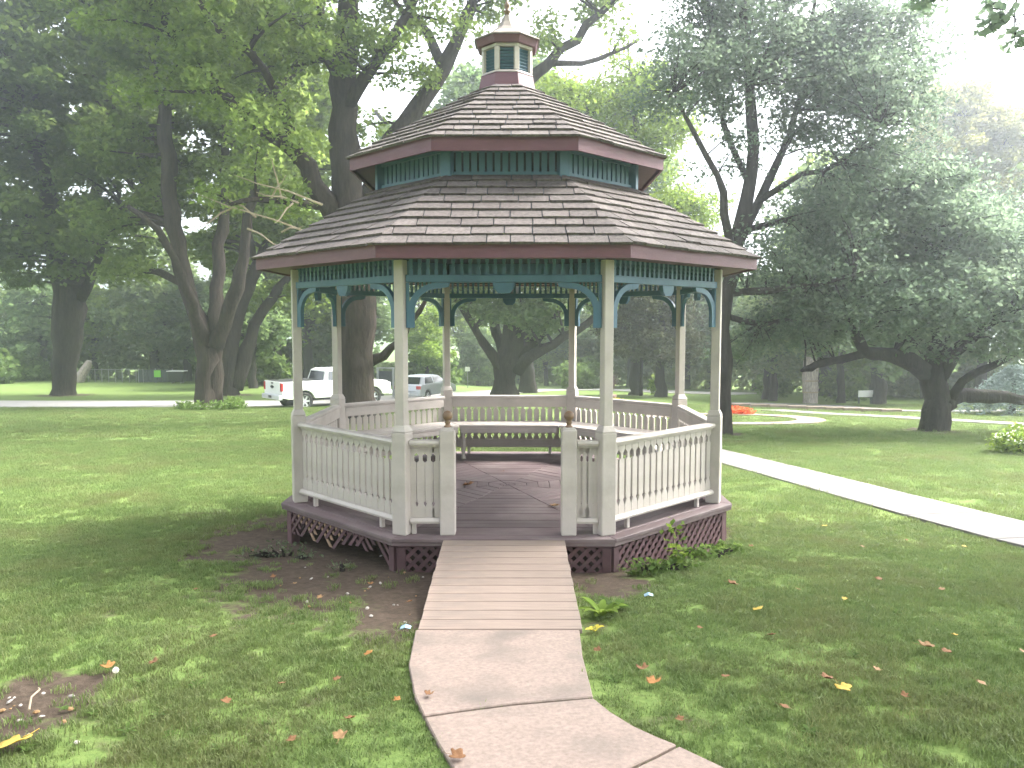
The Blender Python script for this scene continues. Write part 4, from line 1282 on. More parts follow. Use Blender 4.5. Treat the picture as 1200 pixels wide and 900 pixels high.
SW_C = []
STRIPS = []
def build_paths():
    # entrance walk: three poured slabs with soil joints
    w = empty('entrance_walk', SLABS['one'][0]); tag(w, kind='structure')
    o = w.location
    for k, poly in SLABS.items():
        top = [p - o for p in poly]
        MB().hull8([(p.x, p.y, p.z - .10) for p in top], [tuple(p) for p in top]).build('slab', CONC, w, bevel=.006)
    # soil in the joints
    allp = [gp(487, 836, .012), gp(497, 838.5, .012), gp(696, 817, .012), gp(690, 812, .012)]
    # sidewalk at the right, cast slab by slab
    a = gp(1200, 628); b = gp(848, 536)
    d = (b - a); d.z = 0; d.normalize(); nrm = Vector((-d.y, d.x, 0))
    sw = empty('sidewalk', a); tag(sw, kind='structure')
    width = 1.12; Ls = 1.45
    start = -6; L_end = (b - a).length + 9
    s = start
    while s < L_end:
        s1 = s + Ls - .03
        cs = []
        for (t, q) in ((s, -1), (s1, -1), (s1, 1), (s, 1)):
            p = a + d * t + nrm * q * width / 2
            cs.append(G(p.x, p.y, .035) - a)
        MB().hull8([(c.x, c.y, c.z - .1) for c in cs], [tuple(c) for c in cs]).build('slab', CONC2, sw, bevel=.006)
        s += Ls
    SW_C.extend([a + d * start, a + d * L_end, nrm, width])
    # park road
    ctr = [gp(-260, 474), gp(-60, 474), gp(130, 474), gp(300, 473.5), gp(395, 472), gp(470, 467.5), gp(545, 462.5), gp(625, 457.5), gp(720, 457), gp(800, 460), gp(880, 462)]
    strip('road', [(p.x, p.y) for p in ctr], 4.6, ASPH, .04, .1)
    # pale path beyond the right lawn and the ring path
    ctr = [gp(905, 481), gp(960, 485), gp(1040, 489), gp(1130, 494), gp(1230, 500), gp(1400, 512)]
    strip('garden_path', [(p.x, p.y) for p in ctr], 1.2, CONC2, .04, .08)
    ctr = [gp(835, 473), gp(900, 473.5), gp(970, 476), (gp(1060, 482)), gp(1200, 482)]
    strip('far_path', [(p.x, p.y) for p in ctr], 1.3, CONC2, .04, .08)
    c = gp(858, 491)
    ring = [(c.x + 2.7 * math.cos(t), c.y + 2.7 * math.sin(t)) for t in np.linspace(-2.6, 2.9, 26)]
    strip('ring_path', ring, .95, CONC, .04, .08)
    k0 = gp(870, 476); 
    for i in range(9):
        px = 868 + i * 22
        p = gp(px, 476.5 + i * .9)
        o = MB().b2(-.42, .42, -.11, .11, -.08, .16).build('kerb_stone', CONC, None, p, (0, 0, -.12), bevel=.02)
        tag(o, 'low brown kerb stone edging the garden beds beyond the ring path', 'kerb stone', 'kerb stones edging the beds')

def build_ramp():
    y1, y0 = GY - RD * C8 - .012, SLABS['one'][0].y - .004
    z1, z0 = ZD - .006, SLABS['one'][0].z + .006
    x0, x1 = -.625, .47
    r = empty('wooden_ramp', ((x0 + x1) / 2, y0, z0))
    tag(r, 'weathered plank ramp leading from the concrete walk up to the gazebo deck', 'ramp')
    L = math.hypot(y1 - y0, z1 - z0); ang = math.atan2(z1 - z0, y1 - y0)
    n = 12; w = L / n
    M = Matrix.Rotation(ang, 3, 'X')
    me = MB().b2(-(x1 - x0) / 2, (x1 - x0) / 2, .0045, w - .0045, -.036, 0).mesh('plank', .004)
    for i in range(n):
        p = M @ Vector((random.uniform(-.005, .005), i * w, 0))
        obj('plank', me, RAMPW, r, p, (ang + random.uniform(-.004, .004), 0, random.uniform(-.002, .002)))
    for s in (-1, 0, 1):
        mb = MB()
        x = s * ((x1 - x0) / 2 - .05)
        mb.prism([(0.02, -.037), (L - .02, -.037), (L - .02, -.22), (.9, -.16), (.3, -.09)], x - .02, x + .02)
        me2 = mb.mesh('stringer')
        # profile ran along x: turn it to run along y
        for v in me2.vertices:
            co = v.co.copy(); v.co = (co.y, co.x, co.z)
        me2.flip_normals()
        obj('stringer', me2, RAWWOOD, r, (0, 0, 0), (ang, 0, 0))

# ------------------------------------------------------------------ lawn blades
def build_grass():
    def tuft(seed, nb, hgt, rad):
        r = np.random.default_rng(seed)
        V = []; F = []
        for i in range(nb):
            a, q = r.uniform(0, 6.28), rad * math.sqrt(r.random())
            x, y = q * math.cos(a), q * math.sin(a)
            h = hgt * r.uniform(.5, 1.25); le = r.uniform(0, 6.28); lean = h * r.uniform(.2, .95)
            dx, dy = math.cos(le), math.sin(le)
            w = r.uniform(.0016, .0032)
            px, py = -dy * w, dx * w
            k = len(V)
            V += [(x - px, y - py, -.005), (x + px, y + py, -.005), (x + dx * lean * .35 + px * .8, y + dy * lean * .35 + py * .8, h * .6),
                  (x + dx * lean * .35 - px * .8, y + dy * lean * .35 - py * .8, h * .6), (x + dx * lean, y + dy * lean, h * .95)]
            F += [(k, k + 1, k + 2, k + 3), (k + 3, k + 2, k + 4)]
        me = bpy.data.meshes.new('grass_tuft'); me.from_pydata(V, [], F); me.materials.append(GRASS)
        return me
    def scatter(y0, y1, dens, lim=1.0):
        wmax = y1 * .85 + 2
        n = int(2 * wmax * (y1 - y0) * dens)
        X = rng.uniform(-wmax, wmax, n); Y = rng.uniform(y0, y1, n)
        keep = np.abs(X) < Y * .72 + 1.2
        keep &= np.hypot(X - GX, Y - GY) > RD * .985
        keep &= ~((X > -.66) & (X < .51) & (Y > 4.95) & (Y < 7.2))
        for p in SLABS.values():
            c = np.mean([[q.x, q.y] for q in p], 0)
            keep &= ~in_poly(X, Y, [(c[0] + (q.x - c[0]) * 1.012, c[1] + (q.y - c[1]) * 1.012) for q in p])
        if SW_C:
            a, b, nrm, w = SW_C
            dd = (X - a.x) * nrm.x + (Y - a.y) * nrm.y
            keep &= np.abs(dd) > w / 2 + .015
        for P_, w_ in STRIPS:
            if P_[:, 1].min() > y1 + 3 or P_[:, 1].max() < y0 - 3: continue
            for q in P_:
                keep &= np.hypot(X - q[0], Y - q[1]) > w_ * .62
        dirt = dirt_at(X, Y)
        nse = .5 + .5 * np.sin(X * 3.1 + 2 * np.sin(Y * 2.3)) * np.sin(Y * 3.7 + 1.5 * np.sin(X * 2.9))
        fine = np.sin(X * 11 + 3 * np.sin(Y * 7)) * np.sin(Y * 13 + 2 * np.sin(X * 9))
        keep &= rng.random(n) > smooth(.12, .8, dirt + .35 * (nse - .5) + .25 * fine * (dirt > .08)) * .985
        keep &= rng.random(n) < .72 + .28 * nse
        X, Y = X[keep], Y[keep]
        return np.stack([X, Y, ground(X, Y) + .0], 1)
    def gn(name, pts, tufts, smin, smax):
        me = bpy.data.meshes.new(name)
        me.vertices.add(len(pts)); me.vertices.foreach_set('co', np.ascontiguousarray(pts, np.float32).ravel())
        o = obj(name, me)
        tag(o, None, None, None, 'stuff')
        ng = bpy.data.node_groups.new(name, 'GeometryNodeTree')
        ng.interface.new_socket('Geometry', in_out='INPUT', socket_type='NodeSocketGeometry')
        ng.interface.new_socket('Geometry', in_out='OUTPUT', socket_type='NodeSocketGeometry')
        N = ng.nodes; gi = N.new('NodeGroupInput'); go = N.new('NodeGroupOutput')
        jn = N.new('GeometryNodeJoinGeometry')
        iop = N.new('GeometryNodeInstanceOnPoints')
        for i, t in enumerate(tufts):
            oi = N.new('GeometryNodeObjectInfo'); oi.inputs['Object'].default_value = t
            oi.inputs['As Instance'].default_value = True
            ng.links.new(oi.outputs['Geometry'], jn.inputs[0])
        ng.links.new(gi.outputs[0], iop.inputs['Points'])
        ng.links.new(jn.outputs[0], iop.inputs['Instance'])
        iop.inputs['Pick Instance'].default_value = True
        def rv(dt, a, b, seed):
            n = N.new('FunctionNodeRandomValue'); n.data_type = dt
            ss = [s for s in n.inputs if s.enabled]
            ss[0].default_value = a; ss[1].default_value = b
            n.inputs['Seed'].default_value = seed
            return [s for s in n.outputs if s.enabled][0]
        ng.links.new(rv('INT', 0, len(tufts) - 1, 1), iop.inputs['Instance Index'])
        ng.links.new(rv('FLOAT_VECTOR', (-.15, -.15, 0), (.15, .15, 6.283), 2), iop.inputs['Rotation'])
        ng.links.new(rv('FLOAT', smin, smax, 3), iop.inputs['Scale'])
        ng.links.new(iop.outputs[0], go.inputs[0])
        md = o.modifiers.new('blades', 'NODES'); md.node_group = ng
        return o
    T1 = [bpy.data.objects.new('grass_tuft', tuft(i, 46, .030, .065)) for i in range(6)]
    T2 = [bpy.data.objects.new('grass_tuft', tuft(20 + i, 60, .036, .13)) for i in range(4)]
    o = gn('grass', scatter(2.6, 9.5, 460), T1, .55, 1.25)
    tag(o, 'short mown grass blades close to the gazebo and entrance walk', 'grass', kind='stuff')
    o = gn('grass', scatter(9.5, 20, 110), T2, .7, 1.4)
    tag(o, 'short mown grass blades on the lawn beyond the gazebo', 'grass', kind='stuff')
    o = gn('grass', scatter(20, 40, 22), T2, 1.1, 2.0)
    tag(o, 'short mown grass blades towards the park road', 'grass', kind='stuff')

# ------------------------------------------------------------------ small things on the lawn
def leaf_mesh(seed, curl):
    r = random.Random(seed)
    pts = []
    n = 22
    for i in range(n):
        t = i / n * 2 * math.pi
        lob = .62 + .38 * abs(math.cos(t * 2.5)) ** .7
        rr = lob * r.uniform(.88, 1.08)
        if abs(t - math.pi) < .3: rr *= .7
        pts.append((rr * math.cos(t), rr * .85 * math.sin(t)))
    V = []; F = []
    def z(x, y): return curl * (.75 * y * y + .35 * x * x) + .12 * math.sin(3 * x + seed) * y
    V.append((0, 0, z(0, 0) + .02))
    for k in (.5, 1):
        for x, y in pts: V.append((x * k, y * k, z(x * k, y * k)))
    for i in range(n):
        j = (i + 1) % n
        F.append((0, 1 + i, 1 + j)); F.append((1 + i, 1 + n + i, 1 + n + j, 1 + j))
    k = len(V)
    F = [tuple(f) for f in F]
    nb = len(V)
    V += [(x, y, zz - .012) for x, y, zz in V]
    F += [tuple(i + nb for i in reversed(f)) for f in F]
    for i in range(n):
        j = (i + 1) % n
        F.append((1 + n + i, 1 + n + i + nb, 1 + n + j + nb, 1 + n + j))
    m = MB().add(V, F)
    m.tube([(-.6, 0, z(-.6, 0)), (-1.1, .05, .02), (-1.55, .18, .1)], [.03, .025, .018], 4)
    return m.mesh('fallen_leaf', smooth_=True)

def build_leaves():
    flat = [leaf_mesh(i, .25) for i in range(3)]
    curl = [leaf_mesh(10 + i, .8) for i in range(3)]
    # px, py, size, material, curled, label
    L = [(16, 870, .11, FL_YEL, 0, 'large yellow leaf arching over bare soil in the lawn corner', None),
         (888, 713, .062, FL_YEL, 0, 'bright yellow leaf alone on the grass right of the lattice skirt', None),
         (988, 805, .064, FL_YEL, 0, 'bright yellow leaf overlapping a curled brown leaf', None),
         (970, 795, .06, FL_BRN, 1, 'curled brown leaf touching a bright yellow leaf', None),
         (1085, 757, .066, FL_TAN, 1, 'curled tan-yellow leaf beside a smaller brown leaf', None),
         (1109, 764, .05, FL_BRN, 1, 'small brown leaf beside a curled tan-yellow leaf', None),
         (858, 684, .065, FL_BRN, 1, 'crumpled dark brown leaf on the grass near the lattice skirt', None),
         (753, 783, .06, FL_BRN, 1, 'crumpled dark brown leaf right of the first walk slab', None),
         (766, 799, .062, FL_ORG, 1, 'rust-brown folded leaf right of the first walk slab', None),
         (535, 886, .055, FL_BRN, 1, 'torn brown leaf lying on the walk slab', None),
         (503, 813, .038, FL_BRN, 1, 'dark leaf scrap near the left edge of the first walk slab', None),
         (549, 568, .10, FL_ORG, 1, 'orange-yellow leaf standing curled on the gazebo deck', None),
         (650, 593, .075, FL_TAN, 1, 'tan leaf on the gazebo deck beside the right newel', None),
         (589, 552, .045, FL_ORG, 0, 'small orange leaf flat on the gazebo deck', None),
         (966, 616, .06, FL_YEL, 0, 'pale yellow leaf on the grass beside the sidewalk', None),
         (126, 781, .06, FL_ORG, 1, 'red-brown leaf beside a white seed head', None),
         (398, 863, .055, FL_TAN, 1, 'pale tan upright leaf in grass left of the walk', None),
         (432, 766, .04, FL_ORG, 1, 'orange leaf curled in grass left of the first walk slab', None)]
    sm = 'small scattered dry leaf on the lawn'
    g = 'small dry leaves scattered on the lawn'
    for px, py, m in ((1118, 744, FL_YEL), (1199, 763, FL_TAN), (797, 843, FL_BRN), (395, 795, FL_BRN), (410, 842, FL_BRN), (342, 867, FL_BRN), (465, 820, FL_ORG), (180, 776, FL_BRN),
                      (904, 744, FL_BRN), (1062, 633, FL_TAN), (1060, 815, FL_BRN), (1028, 785, FL_TAN), (935, 690, FL_TAN), (320, 676, FL_BRN), (345, 684, FL_TAN), (434, 684, FL_ORG),
                      (480, 705, FL_BRN), (375, 700, FL_TAN), (1104, 690, FL_TAN), (990, 702, FL_YEL), (1030, 678, FL_BRN), (700, 762, FL_BRN), (1130, 640, FL_YEL), (250, 745, FL_BRN), (330, 800, FL_BRN), (230, 690, FL_BRN),
                      (920, 828, FL_BRN), (1010, 640, FL_TAN), (820, 735, FL_BRN), (265, 822, FL_BRN), (470, 655, FL_TAN), (298, 645, FL_BRN), (1150, 800, FL_TAN), (850, 792, FL_BRN), (880, 640, FL_TAN)):
        L.append((px, py, random.uniform(.03, .045), m, random.random() < .6, sm, g))
    for i, (px, py, s, m, c, lab, grp) in enumerate(L):
        on_deck = lab.find('deck') > 0
        if on_deck:
            dx, dy, dz = ray(px, py); t = (ZD + .012 - CZ) / dz
            p = Vector((dx * t, dy * t, ZD + .012))
        else:
            p = gp(px, py, .045)
            if 'walk slab' in lab and ('lying' in lab or 'scrap' in lab): p = gp(px, py, .052)
        me = (curl if c else flat)[i % 3].copy(); me.materials.append(m)
        o = bpy.data.objects.new('fallen_leaf', me); link(o)
        s *= .78; o.location = p; o.scale = (s, s, s)
        o.rotation_euler = (random.uniform(-.25, .25), random.uniform(-.25, .25), random.uniform(0, 6.28))
        tag(o, lab, 'leaf', grp)
    # debris
    def scrap(px, py, lab):
        p = gp(px, py, .03)
        mb = MB()
        mb.add([(-.05, -.02, 0), (.0, -.03, .02), (.05, -.01, .0), (.055, .025, .012), (0, .03, .03), (-.045, .03, .008),
                (-.05, -.02, -.006), (.0, -.03, .014), (.05, -.01, -.006), (.055, .025, .006), (0, .03, .024), (-.045, .03, .002)],
               [(0, 1, 4, 5), (1, 2, 3, 4), (6, 11, 10, 7), (7, 10, 9, 8), (0, 6, 7, 1), (1, 7, 8, 2), (2, 8, 9, 3), (3, 9, 10, 4), (4, 10, 11, 5), (5, 11, 6, 0)])
        o = mb.build('plastic_scrap', BLUEP, None, p); o.scale = (.7, .7, .7); tag(o, lab, 'litter')
    scrap(475, 736, 'pale blue plastic scrap on soil left of the ramp')
    scrap(760, 698, 'pale blue plastic scrap on soil right of the ramp')
    p = gp(34, 832, .03); q = gp(45, 806, .05) - p
    tag(MB().tube([(0, 0, 0), q * .45 + Vector((-.01, 0, .015)), q * .75 + Vector((.02, 0, .02)), q], [.006, .005, .005, .003], 6).build('dry_twig', TWIG, None, p), 'thin dry twig on bare soil in the lawn corner', 'twig')
    for i in range(46):
        if i < 30:
            px, py = random.uniform(320, 505), random.uniform(645, 735)
        else:
            px, py = random.uniform(2, 90), random.uniform(800, 870)
        p = gp(px, py, .008)
        if abs(p.x + .08) < .6 and p.y > 5: continue
        s = random.uniform(.008, .02)
        me = MB().lathe([(s * .5, -s * .4), (s, 0), (s * .7, s * .5), (s * .2, s * .62)], 6).mesh('pebble')
        o = obj('pebble', me, STONE if random.random() < .5 else FL_TAN, None, p, (random.uniform(-.3, .3), random.uniform(-.3, .3), random.uniform(0, 6)))
        o.scale = (1, random.uniform(.5, .9), random.uniform(.4, .9))
        tag(o, 'tiny pale chip lying on the bare soil', 'pebble', 'pale chips on bare soil')
    # seed head
    p = gp(136, 795, 0)
    sh = empty('seed_head', p); sh.scale = (.7, .7, .7); tag(sh, 'round white seed head on a short stalk in the lawn', 'flower')
    MB().tube([(0, 0, -.02), (.004, 0, .03), (0, 0, .06)], [.003, .003, .002], 5).build('stalk', LF_SHRUB, sh)
    C = rng.normal(size=(160, 3)); C /= np.linalg.norm(C, axis=1)[:, None]
    lv, lf = leaf_quads(C * .022 + np.array((0, 0, .07)), .006, 0)
    obj('puff', fast_mesh('puff', lv, lf, rng.random(160)), LF_WHITE, sh)

def broad_weed(name, label, cat, p, n, length, width, lmat, spread=.6, group=None):
    """rosette of broad arching blades"""
    root = empty(name, p); tag(root, label, cat, group)
    for i in range(n):
        a = i * 2.4 + random.uniform(-.3, .3)
        l = length * random.uniform(.6, 1.15); w = width * random.uniform(.7, 1.2)
        up = random.uniform(.5, 1.1)
        V = []; F = []
        m = 6
        for j in range(m + 1):
            t = j / m
            r_ = l * spread * t; z = l * up * (t - .55 * t * t)
            ww = w * math.sin(math.pi * min(1, .12 + t * .88)) ** .8 * (1 if t < 1 else 0.05)
            for s in (-1, 0, 1):
                V.append((r_ * math.cos(a) - s * ww * math.sin(a), r_ * math.sin(a) + s * ww * math.cos(a), z + abs(s) * ww * .35))
        for j in range(m):
            for s in (0, 1):
                k = j * 3 + s
                F.append((k, k + 1, k + 4, k + 3))
        me = fast_mesh('leaf', np.array(V), np.array(F), [random.random()] * len(F))
        me.shade_smooth()
        obj('leaf', me, lmat, root)
    return root

def build_plants():
    broad_weed('broadleaf_weed', 'leafy weed clump with broad leaves beside the ramp foot', 'weed', gp(705, 722), 13, .24, .032, LF_LIGHT, .75)
    broad_weed('broadleaf_weed', 'smaller broad-leaved weed between the ramp and lattice skirt', 'weed', gp(722, 716), 8, .2, .03, LF_SHRUB, .8)
    broad_weed('yellowing_weed', 'low yellowing weed at the edge of the first walk slab', 'weed', gp(697, 740), 5, .10, .02, LF_YELLOW, .7)
    # sapling against the lattice
    p = gp(790, 668)
    r = empty('sapling', p); tag(r, 'thin yellow-green sapling growing against the right lattice skirt', 'sapling')
    MB().tube([(0, 0, -.03), (.02, .01, .15), (-.01, 0, .32), (.02, 0, .42)], [.006, .005, .004, .002], 5).build('stem', TWIG, r)
    C = np.concatenate([rng.normal(size=(14, 3)) * np.array((.07, .05, .05)) + np.array((.01, 0, h)) for h in (.1, .2, .3, .4)])
    lv, lf = leaf_quads(C, .035, .6); obj('foliage', fast_mesh('foliage', lv, lf, rng.random(len(C))), LF_LIGHT, r)
    leafy('low_weed', 'low weeds growing along the foot of the right lattice skirt', 'weed', gp(760, 672), [((0, 0, .05), (.25, .12, .09)), ((.3, .12, .05), (.2, .12, .08))], 260, .03, LF_SHRUB)
    leafy('low_weed', 'low weeds under the right rear end of the lattice skirt', 'weed', gp(820, 655), [((0, 0, .05), (.25, .14, .10)), ((.3, .2, .04), (.2, .12, .07))], 260, .03, LF_SHRUB)
    leafy('grey_weed', 'grey-green straggling weeds at the broken left lattice skirt', 'weed', gp(335, 650), [((0, 0, .06), (.26, .16, .11)), ((-.25, -.12, .04), (.2, .14, .07)), ((.25, -.15, .03), (.16, .1, .06))], 190, .02, LF_WEED)
    leafy('grey_weed', 'small grey-green weed sprig below the hole in the lattice', 'weed', gp(400, 668), [((0, 0, .04), (.14, .08, .07))], 40, .02, LF_WEED)
    for i, (px, py) in enumerate(((75, 832), (185, 840), (200, 862), (110, 838), (165, 800), (30, 880), (150, 858), (230, 805), (720, 800), (950, 860), (1050, 720), (1000, 770), (310, 850), (255, 880))):
        broad_weed('lawn_weed', 'small flat-leaved weed growing in the mown lawn', 'weed', gp(px, py, .005), 7, random.uniform(.04, .065), .008, LF_SHRUB, 1.0, 'small weeds in the lawn')
    leafy('groundcover_ring', 'leafy low plants ringing the foot of the roadside multi-stemmed tree', 'plants', G(*gp(247, 480).xy),
          [((-1.1, -.2, .12), (.5, .4, .3)), ((-.4, -.6, .14), (.6, .4, .32)), ((.5, -.55, .16), (.6, .45, .36)), ((1.1, -.1, .16), (.55, .5, .4)), ((.9, .5, .16), (.5, .4, .4))], 1500, .075, LF_SHRUB)
    leafy('flowering_bush', 'rounded bush sprinkled with white blossoms at the lawn edge near the sidewalk', 'bush', G(*gp(1203, 532).xy),
          [((0, 0, .3), (.62, .6, .36)), ((-.3, .2, .22), (.4, .4, .28)), ((.5, 0, .3), (.5, .5, .34))], 1700, .05, LF_LIGHT)
    b = bpy.data.objects['flowering_bush']
    C = rng.normal(size=(170, 3)); C /= np.linalg.norm(C, axis=1)[:, None]; C[:, 2] = np.abs(C[:, 2]); C[:, 1] -= .15
    lv, lf = leaf_quads(C * np.array((.7, .62, .36)) + np.array((0, 0, .28)), .026, .2)
    obj('blossoms', fast_mesh('blossoms', lv, lf, rng.random(170)), LF_WHITE, b)
    # spruce at the far right
    p = gp(1186, 486)
    r = empty('blue_spruce', p); r.scale = (.9, .9, .78); tag(r, 'pale blue weeping spruce seen under the low oak limb', 'tree')
    MB().tube([(0, 0, -.2), (0, 0, .8), (.05, 0, 2.6)], [.16, .12, .03], 8).build('trunk', BARKD, r)
    C = []
    for i in range(60):
        t = i / 60; zz = .35 + 2.3 * t; rr = 2.4 * (1 - t) ** .7 + .2
        for a in np.linspace(0, 6.28, 14):
            n = 9; q = rng.uniform(.35, 1, n)[:, None]
            d = np.array((math.cos(a + i), math.sin(a + i), 0))
            C.append(d * q * rr * rng.uniform(.8, 1.05) + np.array((0, 0, zz)) - np.array((0, 0, .5)) * q * q + rng.normal(size=(n, 3)) * .06)
    C = np.concatenate(C); lv, lf = leaf_quads(C, .085, .5, .4)
    obj('crown', fast_mesh('crown', lv, lf, rng.random(len(C))), LF_SPRUCE, r)
    # orange flower bed, planter bed with purple spikes and yellow flowers
    fb = leafy('flower_bed', 'mound of orange flowers inside the ring path', 'flower bed', gp(858, 486), [((0, 0, .12), (.65, .5, .24)), ((.5, 0, .1), (.4, .4, .2))], 1100, .06, LF_ORANGE, part='flowers')
    leafy('flower_bed', 'low yellow flowers around the purple spiky planter beyond the railing', 'flower bed', gp(722, 474), [((0, 0, .1), (.5, .4, .24)), ((-1.0, .1, .06), (.4, .3, .16))], 800, .06, LF_YELLOW, part='flowers')
    p = gp(714, 472)
    r = empty('spiky_planter', p); tag(r, 'clay planter with tall purple spiky leaves beyond the railing', 'planter')
    MB().lathe([(.28, -.05), (.36, .3), (.40, .42), (.38, .44), (.3, .40)], 14).build('pot', TERRA, r, smooth_=True)
    for i in range(34):
        a = random.uniform(0, 6.28); l = random.uniform(.9, 1.5); sp = random.uniform(.15, .75)
        V = []; 
        for j in range(5):
            t = j / 4; w = .035 * (1 - t) + .006
            x = l * sp * t; z = .4 + l * (t - .35 * sp * t * t)
            V += [(x * math.cos(a) - w * math.sin(a), x * math.sin(a) + w * math.cos(a), z), (x * math.cos(a) + w * math.sin(a), x * math.sin(a) - w * math.cos(a), z)]
        F = [(2 * j, 2 * j + 1, 2 * j + 3, 2 * j + 2) for j in range(4)]
        obj('leaf', fast_mesh('leaf', np.array(V), np.array(F), [random.random()] * 4), LF_PURPLE, r)
    leafy('shrub', 'small yellow-green shrub beside the flared cedar trunk', 'shrub', gp(768, 463), [((0, 0, .7), (.55, .5, .7))], 500, .11, LF_LIGHT)
    for px, py, s in ((14, 447, 1.6), (40, 446, 1.3), (985, 470, 1.1), (905, 466, 1.0), (560, 452, 1.8), (500, 454, 2.0), (672, 456, 1.5), (690, 455, 1.7), (300, 452, 1.6), (318, 452, 1.4), (-25, 450, 2.0)):
        leafy('far_shrub', 'rounded green shrub ' + region(px), 'shrub', gp(px, py), [((0, 0, .8 * s), (1.2 * s, 1.0 * s, .9 * s)), ((.7 * s, .2, .5 * s), (.8 * s, .8 * s, .6 * s))], 900, .16 * s, LF_SHRUB, 'shrubs under the far tree line')

# ------------------------------------------------------------------ vehicles
def wheel(parent, x, y, r, w):
    s = 1 if y < 0 else -1
    o = MB()
    pr = [(r * .66, -w / 2), (r * .9, -w / 2), (r, -w / 2 + .03), (r, w / 2 - .03), (r * .9, w / 2), (r * .66, w / 2)]
    t = o.lathe(pr + pr[:1], 24, caps=False).mesh('tyre', smooth_=False)
    root = obj('wheel', MB().lathe([(r * .1, -w * .3), (r * .655, -w * .35), (r * .655, w * .25), (r * .6, w * .25), (r * .58, w * .02), (r * .1, w * .02)], 24).mesh('wheel'), BLACK, parent, (x, y, r), (s * math.pi / 2, 0, 0))
    obj('tyre', t, RUBBER, root)
    rim = MB().lathe([(r * .655, w * .26), (r * .66, w * .36), (r * .6, w * .36), (r * .6, w * .24), (r * .655, w * .26)], 24, caps=False)
    for k in range(6):
        a = k * math.pi / 3
        for d in (-.13, .13):
            rim.box((r * .34 * math.cos(a + d), r * .34 * math.sin(a + d), w * .30), (r * .56, .035, .03), rz=a + d * .4)
    rim.lathe([(.06, w * .28), (.06, w * .36), (.03, w * .37)], 12)
    obj('rim', rim.mesh('rim'), CHROME, root)

def arch(cx, r, z0, n=10):
    """points of a wheel arch from rear to front, in x,z"""
    a0 = math.acos(min(1, 0))
    return [(cx - r * math.cos(math.pi * i / n), max(z0, .42 + r * math.sin(math.pi * i / n))) for i in range(n + 1)]

